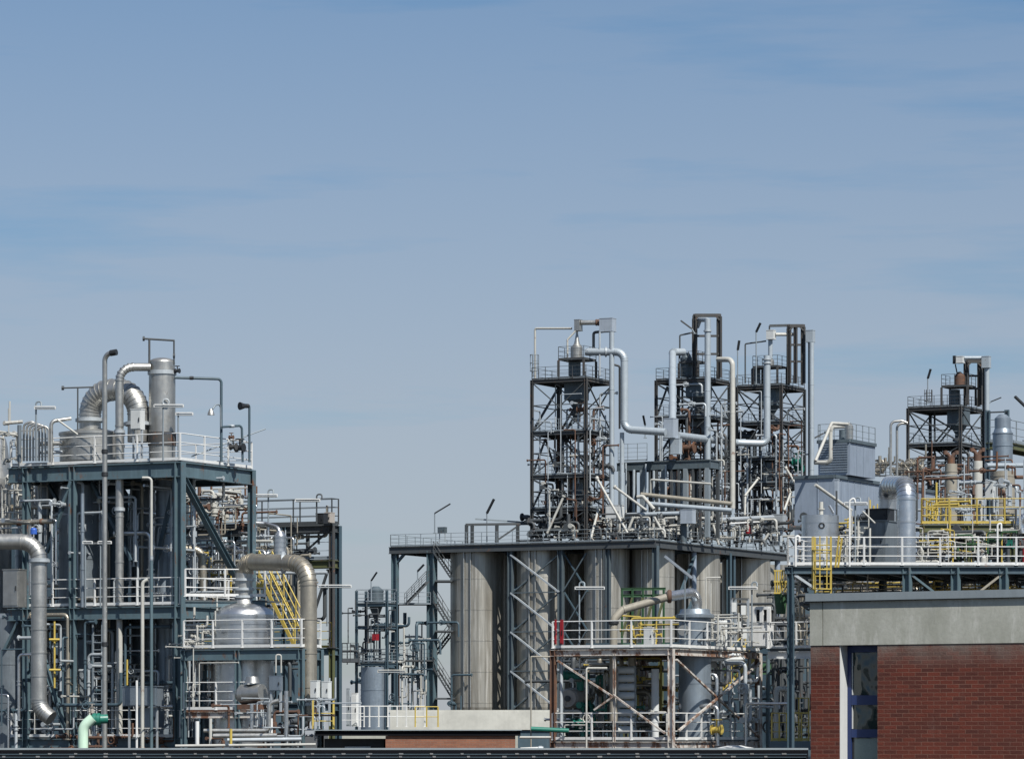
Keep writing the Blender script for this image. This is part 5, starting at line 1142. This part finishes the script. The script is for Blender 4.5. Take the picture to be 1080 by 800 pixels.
stairs('yellow staircase climbing right inside the right bay of the rusty white rack', P(752, 730, 164), P(792, 692, 165), .9, 'yellow')
valve('yellow valve gear low in the right bay of the rusty white rack', 756, 769, 157, 7, 'yellow')
solo(MB().bar(P(748, 706, 170), P(836, 704.5, 172), .3, .5), 'beam', M['green'], 'long green beam behind the right bay of the rusty white rack', 'beam')
wp = pipe('white hairpin pipe right of the rusty white rack', [(818.5, 795, 158), (818.5, 726, 158), (829.5, 726, 158.6), (829.5, 780, 158.6)], 5.2, 'offwhite', Rb=1.0, bendseam=True)
for x, m_, l in ((810, 'teal', 'blue-grey'), (835.5, 'tealdark', 'dark blue')): pipe(l+' upright column behind the white hairpin pipe', [(x, 800, 162), (x, 690, 162)], 4.5, m_, 'post', 'post')
yg = thing('guard_rail', 'low yellow guard railing right of the rusty white rack', 'railing', P(834, 781, 156))
rail(yg, [P(814, 781, 155), P(853, 781, 157)], 1.15, 'yellow', spacing=.55, r=.035); rail(yg, [P(832, 781, 158), P(853, 781, 159)], 1.8, 'yellow', spacing=.6, r=.03)
part(MB().prism([(P(812, 781, 154.6).x, 154.6), (P(856, 781, 154.6).x, 154.6), (P(856, 781, 161).x, 161), (P(812, 781, 161).x, 161)], zof(790, 156), zof(781.2, 156)), 'deck', M['tealdark'], yg)
solo(MB().lathe(XY(775, 152.4), [(1.45, zof(799, 152.4)), (1.4, zof(795, 152.4)), (.75, zof(788, 152.4)), (.25, zof(785.5, 152.4))], 20), 'conical_cover', M['white'], 'white shallow conical cover in front of the rusty white rack foot', 'cover')
bk = thing('bucket', 'green bucket-shaped hopper under the yellow basket beside the brick building', 'hopper', P(823.5, 652, 162))
part(MB().cyl(P(823.5, 647, 162), P(823.5, 626, 162), .2, .3, 16), 'shell', M['green'], bk)
ys = thing('basket', 'yellow basket cage between the gantry end and the brick building', 'cage', P(824, 626, 161.4))
for k in range(6):
    x = 817.5+k*2.6; part(MB().bar(P(x, 625.5, 161.4), P(x, 601, 161.4), .05), 'bar', M['yellow'], ys)
for y in (601.5, 613, 625): part(MB().bar(P(816, y, 161.4), P(832, y, 161.4), .06), 'hoop', M['yellow'], ys)
clutter('dark pipe beside the brick building, right of the white machine cabinet', (812, 620, 853, 780), 164, 175, 30, ['dark'], 'dark pipes left of the brick building', (2, 6), .55, .4, seed=87)
clutter('brown-grey valve pipe beside the brick building, right of the white machine cabinet', (838, 600, 853, 690), 160, 165, 9, ['brownpipe'], 'brown valve pipes left of the brick building', (1.6, 3.4), .6, .7, seed=88)
# green pipe bridge behind the railing
gb = thing('pipe_bridge', 'green lattice pipe bridge behind the beige sloping pipe', 'steel frame', XY(680, 176))
for y in (621, 628): part(MB().ibeam(P(655, y, 176), P(702, y-.5, 177), .1, .12), 'chord', M['green'], gb)
for k in range(5): part(MB().bar(P(656+k*11, 680, 176+k*.2), P(656+k*11, 621, 176+k*.2), .08), 'post', M['green'], gb)
for k in range(4): part(MB().bar(P(656+k*11, 670, 176), P(667+k*11, 630, 176.2), .09), 'brace', M['olive'], gb)
part(MB().bar(P(654, 680, 176), P(704, 680, 177), .6, .15), 'chord', M['green'], gb)
for x in (660, 697): part(MB().bar(at_z(P(x, 0, 176.4), 0), P(x, 681, 176.4), .2), 'leg', M['olive'], gb)
clutter('yellow pipe behind the upper railing near the green lattice bridge', (663, 650, 697, 680), 160, 166, 5, ['yellow'], 'yellow pipes at the green lattice bridge', (1.6, 2.6), 1, .2, seed=89)
cabinet('pale box behind the upper railing under the green lattice bridge', 680, 662, 690, 680, 163, .3)
clutter('thin pale pipe behind the upper railing of the rusty white rack', (740, 645, 795, 680), 157, 162, 10, ['offwhite'], 'thin pale pipes on the upper deck of the rusty white rack', (1.2, 2.4), .7, .5, seed=90)
bh = thing('dark_backing', 'added dark backing wall painting the shade behind the rusty white rack', 'building', XY(740, 190))  # added backing, painted dark in place of the shade between the pipes
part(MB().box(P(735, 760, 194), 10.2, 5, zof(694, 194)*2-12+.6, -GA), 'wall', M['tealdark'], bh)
lh = thing('dark_backing', 'added dark backing wall painting the shade deep behind the left rack', 'building', XY(80, 190))  # added backing whose dark paint makes the rack's shaded depth
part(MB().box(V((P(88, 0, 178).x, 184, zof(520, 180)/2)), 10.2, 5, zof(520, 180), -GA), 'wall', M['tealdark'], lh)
part(MB().box(V((P(232, 0, 186).x, 190, zof(612, 186)/2)), 6.0, 5, zof(612, 186), -GA), 'dark_backing_annex', M['tealdark'], lh)  # lower piece of the added backing, again shade put into dark paint
# ================= low buildings =========================================================
def brickmat(name, c1, c2, mortar, u, bump=.6, size=(.24, .071), wash=None):
    m, nt, b = nodes(name)
    g = nt.nodes.new('ShaderNodeNewGeometry'); dt = nt.nodes.new('ShaderNodeVectorMath'); dt.operation = 'DOT_PRODUCT'
    nt.links.new(g.outputs['Position'], dt.inputs[0]); dt.inputs[1].default_value = u
    sp = nt.nodes.new('ShaderNodeSeparateXYZ'); nt.links.new(g.outputs['Position'], sp.inputs[0])
    cb = nt.nodes.new('ShaderNodeCombineXYZ'); nt.links.new(dt.outputs['Value'], cb.inputs[0]); nt.links.new(sp.outputs[2], cb.inputs[1])
    br = nt.nodes.new('ShaderNodeTexBrick'); nt.links.new(cb.outputs[0], br.inputs['Vector'])
    br.inputs['Color1'].default_value = (*c1, 1); br.inputs['Color2'].default_value = (*c2, 1); br.inputs['Mortar'].default_value = (*mortar, 1)
    br.inputs['Scale'].default_value = 1; br.inputs['Mortar Size'].default_value = .0055; br.inputs['Mortar Smooth'].default_value = .25; br.inputs['Bias'].default_value = -.1
    br.inputs['Brick Width'].default_value = size[0]+.01; br.inputs['Row Height'].default_value = size[1]+.01
    n1 = noise(nt, wpos(nt), 1.6, 5, .65); n2 = noise(nt, wpos(nt, (1, 1, .3)), 3.5, 6, .7); n3 = noise(nt, wpos(nt), 45, 3)
    c = mixc(nt, ramp(nt, n1, [(.35, 0), (.75, .55)]), br.outputs['Color'], [x*.55 for x in c1])
    c = mixc(nt, ramp(nt, n2, [(.58, 0), (.8, .25)]), c, (.20, .15, .13))
    c = mixc(nt, ramp(nt, n3, [(.4, .25), (.7, 0)]), c, [x*.4 for x in c1])
    if wash:
        mr = nt.nodes.new('ShaderNodeMapRange'); nt.links.new(sp.outputs[2], mr.inputs[0]); mr.inputs[1].default_value = wash-.42; mr.inputs[2].default_value = wash-.02
        ml = nt.nodes.new('ShaderNodeMath'); ml.operation = 'MULTIPLY'; nt.links.new(mr.outputs[0], ml.inputs[0]); nt.links.new(ramp(nt, noise(nt, wpos(nt, (1, 1, .6)), 2.5, 5, .7), [(.3, .15), (.65, .95)]), ml.inputs[1])
        c = mixc(nt, ml.outputs[0], c, (.17, .145, .125))
    nt.links.new(c, b.inputs['Base Color']); b.inputs['Roughness'].default_value = .8
    bp = nt.nodes.new('ShaderNodeBump'); bp.inputs['Strength'].default_value = bump; bp.inputs['Distance'].default_value = .012
    inv = nt.nodes.new('ShaderNodeMath'); inv.operation = 'MULTIPLY_ADD'; inv.inputs[1].default_value = -1; nt.links.new(br.outputs['Fac'], inv.inputs[0]); nt.links.new(n3, inv.inputs[2])
    nt.links.new(inv.outputs[0], bp.inputs['Height']); nt.links.new(bp.outputs[0], b.inputs['Normal'])
    return m
# --- dark red brick building at the right, its wall running towards the camera on the right
BA = R(32); bu = V((math.cos(BA), -math.sin(BA), 0)); bn = V((math.sin(BA), math.cos(BA), 0))   # bn points into the building
c0 = XY(855, 66.0)
M['brick'] = brickmat('dark_red_brick', (.145, .027, .013), (.058, .014, .009), (.21, .115, .08), bu, size=(.226, .06), wash=zof(680.5, 66))
M['brickside'] = brickmat('dark_red_brick_side', (.145, .027, .013), (.058, .014, .009), (.21, .115, .08), bn, size=(.226, .06))
M['brickold'] = brickmat('old_orange_brick', (.27, .11, .06), (.19, .075, .045), (.25, .2, .16), V((1, 0, 0)))
zt_, zb_, zp = zof(680.5, 66), 0, zof(634, 66)      # brick top, ground, fascia top
BL = 9.0; BD = 8.0
bb2 = thing('brick_building', 'dark red brick building with a grey concrete band under its roof, at the right edge', 'building', c0)
def bw(a, b, z0, z1, th, mat, name='wall', root=bb2):
    """wall between distances a and b along the front"""
    p, q = c0+bu*a, c0+bu*b
    return part(MB().prism([(p.x, p.y), (q.x, q.y), ((q+bn*th).x, (q+bn*th).y), ((p+bn*th).x, (p+bn*th).y)], z0, z1), name, M[mat], root)
wa = (on_line(c0, bu, 885.5)-c0).dot(bu); wb = (on_line(c0, bu, 925.5)-c0).dot(bu)
RV = .32
bw(0, wa, 0, zt_, .36, 'brick'); bw(wb, BL, 0, zt_, .36, 'brick'); bw(wa, wb, 0, 1.0, .36, 'brick')
for a in (0, BL-.36):
    p = c0+bu*a+bn*.362
    part(MB().prism([((p).x, p.y), ((p+bu*.36).x, (p+bu*.36).y), ((p+bu*.36+bn*BD).x, (p+bu*.36+bn*BD).y), ((p+bn*BD).x, (p+bn*BD).y)], 0, zt_), 'side_wall', M['brickside'], bb2)
p = c0+bn*(BD+.364); part(MB().prism([(p.x, p.y), ((p+bu*BL).x, (p+bu*BL).y), ((p+bu*BL+bn*.36).x, (p+bu*BL+bn*.36).y), ((p+bn*.36).x, (p+bn*.36).y)], 0, zt_), 'back_wall', M['brick'], bb2)
# concrete band in two pieces with an open joint
ja = (on_line(c0, bu, 868)-c0).dot(bu)
def band(a, b, z0, z1, out, dep, name, mat):
    p, q = c0+bu*a-bn*out, c0+bu*b-bn*out; r_, s = q+bn*dep, p+bn*dep
    return part(MB().prism([(k.x, k.y) for k in (p, q, r_, s)], z0, z1), name, M[mat], bb2)
def concmat():
    m, nt, b = nodes('stained_concrete_band')
    n1 = noise(nt, wpos(nt, (1, 1, .55)), 1.7, 6, .65); n2 = noise(nt, wpos(nt, (1, 1, .22)), 4.5, 5, .7); n3 = noise(nt, wpos(nt), 14, 5, .7)
    c = mixc(nt, ramp(nt, n1, [(.40, 0), (.66, 1)]), (.315, .32, .275), (.41, .415, .37))
    c = mixc(nt, ramp(nt, n2, [(.55, 0), (.70, .75)]), c, (.52, .52, .48))
    c = mixc(nt, ramp(nt, n2, [(.28, .6), (.42, 0)]), c, (.22, .225, .195))
    c = mixc(nt, ramp(nt, n3, [(.35, .3), (.55, 0)]), c, (.25, .25, .22))
    nt.links.new(c, b.inputs['Base Color']); b.inputs['Roughness'].default_value = .9
    bp = nt.nodes.new('ShaderNodeBump'); bp.inputs['Strength'].default_value = .25; bp.inputs['Distance'].default_value = .01
    nt.links.new(n3, bp.inputs['Height']); nt.links.new(bp.outputs[0], b.inputs['Normal']); return m
M['concband'] = concmat()
band(-.01, ja-.008, zt_+.002, zp, .012, .5, 'concrete_band', 'concband'); band(ja+.008, BL+.01, zt_+.002, zp, .012, .5, 'concrete_band', 'concband')
band(-.01, .3, zt_+.002, zp, -.49, BD+.26, 'concrete_band', 'concband'); band(BL-.3, BL+.01, zt_+.002, zp, -.49, BD+.26, 'concrete_band', 'concband')
band(-.07, BL+.07, zp+.002, zp+.135, .068, BD+.9, 'roof_coping', 'coping')
band(-.06, BL+.06, zp-.012, zp, .06, .02, 'drip_edge', 'black')
# window: white reveal, blue frame, three panes
mg, nt, b = nodes('window_glass'); b.inputs['Base Color'].default_value = (.02, .035, .035, 1); b.inputs['Roughness'].default_value = .04; b.inputs['Specular IOR Level'].default_value = .8
wv = noise(nt, wpos(nt, (1, 1, .6)), 2.2, 2); bp = nt.nodes.new('ShaderNodeBump'); bp.inputs['Strength'].default_value = .7; bp.inputs['Distance'].default_value = .12; nt.links.new(wv, bp.inputs['Height']); nt.links.new(bp.outputs[0], b.inputs['Normal'])
M['glass'] = mg; M['blueframe'] = paint('dark_blue_window_frame', (.012, .028, .105), .4, 0, .15, 0, .1); M['reveal'] = paint('white_window_reveal', (.5, .52, .52), .7, 0, .2, 0, .25)
ww = wb-wa
wdw = part(MB().prism([((c0+bu*(wa+k)+bn*l).x, (c0+bu*(wa+k)+bn*l).y) for k, l in ((.004, RV), (ww-.004, RV), (ww-.004, RV+.05), (.004, RV+.05))], 1.003, zt_-.003), 'window', M['glass'], bb2)
def fr(a, b, z0, z1, l0=RV-.045, l1=RV-.002, name='frame', mat='blueframe'):
    return part(MB().prism([((c0+bu*k+bn*l).x, (c0+bu*k+bn*l).y) for k, l in ((a, l0), (b, l0), (b, l1), (a, l1))], z0, z1), name, M[mat], wdw)
fr(wa+.012, wa+.085, 1.01, zt_-.01); fr(wb-.085, wb-.006, 1.01, zt_-.01)
zd = 66.3
for y0, y1 in ((681, 688), (733, 743), (768.5, 777)): fr(wa+.088, wb-.088, zof(y1, zd), zof(y0, zd), RV-.047)
for y0, y1 in ((688.5, 732.5), (743.5, 768)):
    fr(wa+.09, wa+.104, zof(y1, zd), zof(y0, zd), RV-.03, name='pane_bead', mat='reveal')
M['panereflect'] = paint('painted_pane_reflection', (.16, .21, .21), .25, 0, .2, 0, .1)  # paler coat paints the reflection into the lowest pane
fr(wa+.13, wb-.01, zof(830, zd), zof(778, zd), RV-.012, RV-.004, 'pane', 'panereflect'); fr(wa+.09, wa+.128, zof(830, zd), zof(778, zd), RV-.013, RV-.004, 'seal', 'black')
fr(wa+.001, wa+.010, 1.003, zt_-.003, .005, RV-.002, 'reveal', 'reveal'); 
# --- low brick building in the middle
lb = thing('brick_building', 'low old brick building with a flat dark-edged roof at the bottom centre', 'building', XY(440, 148))
a, b = XY(333, 146), XY(549, 146)
part(MB().box(V(((a.x+b.x)/2+1.25, 151.0, 2.9)), b.x-a.x-2.9, 10.8, 5.8), 'wall', M['brickold'], lb)
part(MB().box(V(((a.x+b.x)/2, 151.3, 5.905)), b.x-a.x, 11.6, .2), 'roof', M['roofdark'], lb)
part(MB().box(V(((a.x+b.x)/2, 151.3, 6.025)), b.x-a.x+.1, 11.8, .032), 'roof_edge', M['coping'], lb)
part(MB().box(V((a.x+1.45, 147.6, 2.85)), 2.3, 2.0, 5.68), 'recess_shade', M['black'], lb)  # black colour stands in for shadow over the brick recess
part(MB().box(V((a.x+1.6, 146.5, zof(788, 146.5))), 1.0, .2, .1), 'lamp_hood', M['galv'], lb)
hl = thing('flat_roof_hall', 'long pale flat-roofed hall edge behind the low old brick building', 'building', XY(470, 205))
part(MB().box(V(((XY(546, 200).x+XY(352, 200).x)/2, 212, 3.02)), XY(546, 200).x-XY(352, 200).x, 36, 6.04), 'wall', M['concrete'], hl)
cw = thing('concrete_hall', 'pale concrete parapet wall below the silos', 'building', XY(500, 240))
part(MB().box(V((XY(500, 250).x, 252, zof(750, 246)/2)), XY(588, 250).x-XY(414, 250).x, 9.9, zof(750, 246)), 'wall', M['tealdark'], cw)
part(MB().box(V((XY(500, 250).x, 246.96, (zof(750, 246)+zof(769, 246))/2)), XY(588, 250).x-XY(414, 250).x, .16, zof(750, 246)-zof(769, 246)), 'parapet', M['concpale'], cw)
part(MB().box(V((XY(500, 250).x, 252, zof(750, 246)+.06)), XY(588, 250).x-XY(414, 250).x+.2, 10.2, .12), 'parapet_cap', M['concpale'], cw)
wr = thing('guard_rail', 'white guard rail ending in a yellow gate on the flat roof below the stair columns', 'railing', P(420, 766, 198))
rail(wr, [P(380, 766, 198), P(448, 766, 198)], 1.08, 'white', spacing=.52*.98, r=.04, bars=2, toe=False, w=.07)
rail(wr, [P(438, 766, 197.4), P(462, 766, 197.4)], 1.05, 'yellow', spacing=.5, r=.04, bars=2, toe=False, w=.07)
pipe('teal pipe lying low between the low brick building and the rust-red column', [(560, 768, 150), (600, 770, 150)], 5, 'valve'); pipe('white flat pipe lying under the teal pipe beside the low brick building', [(548, 777, 149), (581, 777, 149)], 2.6, 'offwhite')
pipe('white thick pipe end lying at the right foot of the low brick building', [(549, 790, 148), (573, 789, 148)], 4.6, 'white', flanges=[(570, 789, 148, 'x')])
# --- roof in the foreground
fr_ = thing('foreground_roof', 'dark sheet roof edge with small metal clips running along the bottom of the photo', 'roof', (-5, 80, 0))
zf = zof(790, 100)
def rx(y): return 4.95+(y-64)*.0795          # right-hand edge, clear of the brick building
def quad(y0, y1, x0=-17.0, g=0.0): return [(x0+g, y0), (rx(y0)-g, y0), (rx(y1)-g, y1), (x0+g, y1)]
part(MB().prism(quad(60, 100), zf-.2, zf-.012), 'roof_sheet', M['roofdark'], fr_)
part(MB().prism(quad(99.9, 100.02), zf-.01, zf+.045), 'roof_edge', M['coping'], fr_)
part(MB().prism(quad(60.3, 99.6, -16.7, .3), 0, zf-.203), 'wall', M['concrete'], fr_)
for k in range(60):
    y = 61+k*.66
    part(MB().prism(quad(y, y+.03, -17), zf-.011, zf+.0), 'seam', M['roofdark'], fr_)
for y, o in ((80, 0.0), (71, .3)):
    part(MB().prism(quad(y-.05, y+.05), zf-.01, zf+.012), 'batten', M['tealdark'], fr_)
    for k in range(46):
        x = -16.6+k*.62+o+rnd.uniform(-.05, .05)
        if x < rx(y)-.1: part(MB().box(V((x, y-.07, zf+.014)), .075+rnd.uniform(-.02, .02), .05, .03), 'clip', M['aludull'], fr_)
gd = MB().add([(-3000, -1000, 0), (3000, -1000, 0), (3000, 6000, 0), (-3000, 6000, 0)], [(0, 1, 2, 3)])
structure(gd, 'ground', M['ground'])
finish_clutter(295)
# ================= camera, sky, sun =========================================================
cam = bpy.data.cameras.new('camera'); co = bpy.data.objects.new('camera', cam); COL.objects.link(co)
co.location = (0, 0, H); co.rotation_euler = (R(90), 0, 0)
cam.lens = F*36/1080; cam.sensor_width = 36; cam.sensor_fit = 'HORIZONTAL'; cam.shift_y = (HZ-400)/1080; cam.clip_start = .5; cam.clip_end = 12000
SC.camera = co
SUN_AZ, SUN_EL = R(180-31), R(49)     # azimuth from +Y towards +X
sd = V((math.sin(SUN_AZ)*math.cos(SUN_EL), math.cos(SUN_AZ)*math.cos(SUN_EL), math.sin(SUN_EL)))
sl = bpy.data.lights.new('sun', 'SUN'); so = bpy.data.objects.new('sun', sl); COL.objects.link(so)
sl.energy = SUN_E; sl.angle = R(.5); sl.color = (1, .955, .88)
so.rotation_euler = (-sd).to_track_quat('-Z', 'Y').to_euler(); so.location = (60, -60, 120)
w = bpy.data.worlds.new('World'); SC.world = w; w.use_nodes = True; nt = w.node_tree
bg = nt.nodes['Background']; bg.inputs['Strength'].default_value = SKY_E
sk = nt.nodes.new('ShaderNodeTexSky'); sk.sky_type = 'NISHITA'; sk.sun_disc = False; sk.sun_elevation = SUN_EL; sk.sun_rotation = SUN_AZ
sk.air_density = 1.0; sk.dust_density = .6; sk.ozone_density = 2.5; sk.altitude = 100
tc = nt.nodes.new('ShaderNodeTexCoord')
def wmap(scale, loc=(0, 0, 0), rot=(0, 0, 0)):
    m = nt.nodes.new('ShaderNodeMapping'); nt.links.new(tc.outputs['Generated'], m.inputs[0])
    m.inputs['Scale'].default_value = scale; m.inputs['Location'].default_value = loc; m.inputs['Rotation'].default_value = rot; return m.outputs[0]
n1 = noise(nt, wmap((3.2, 3.2, 24), (.3, 0, .4), (0, R(3), 0)), 1.6, 6, .55)
n2 = noise(nt, wmap((9, 9, 95), (0, .7, 0), (0, R(-2), 0)), 1.0, 6, .6)
n3 = noise(nt, wmap((1.5, 1.5, 9), (1.3, 0, .2)), 1.6, 3, .5)
ad = nt.nodes.new('ShaderNodeMath'); ad.operation = 'MULTIPLY_ADD'; ad.inputs[1].default_value = .45; nt.links.new(n2, ad.inputs[0]); nt.links.new(n1, ad.inputs[2])
ad2 = nt.nodes.new('ShaderNodeMath'); ad2.operation = 'MULTIPLY_ADD'; ad2.inputs[1].default_value = .5; nt.links.new(n3, ad2.inputs[0]); nt.links.new(ad.outputs[0], ad2.inputs[2])
cm = ramp(nt, ad2.outputs[0], [(.66, 0.0), (1.36, .62)])
sz = nt.nodes.new('ShaderNodeSeparateXYZ'); nt.links.new(tc.outputs['Generated'], sz.inputs[0])
grad = nt.nodes.new('ShaderNodeMapRange'); nt.links.new(sz.outputs[2], grad.inputs[0]); grad.inputs[1].default_value = .03; grad.inputs[2].default_value = .2
tint = mixc(nt, 1.0, sk.outputs[0], mixc(nt, grad.outputs[0], SKY_LOW, SKY_TINT), 'MULTIPLY')
dm = nt.nodes.new('ShaderNodeMapRange'); nt.links.new(sz.outputs[2], dm.inputs[0]); dm.inputs[1].default_value = .08; dm.inputs[2].default_value = .19; dm.inputs[3].default_value = 1.0; dm.inputs[4].default_value = .5
cmm = nt.nodes.new('ShaderNodeMath'); cmm.operation = 'MULTIPLY'; nt.links.new(cm, cmm.inputs[0]); nt.links.new(dm.outputs[0], cmm.inputs[1])
sky = mixc(nt, cmm.outputs[0], tint, CLOUD)
nt.links.new(sky, bg.inputs['Color'])
SC.view_settings.view_transform = 'Standard'; SC.view_settings.look = 'None'; SC.view_settings.exposure = EXPO; SC.view_settings.gamma = 1
SC.view_settings.use_curve_mapping = False
SC.cycles.max_bounces = 6
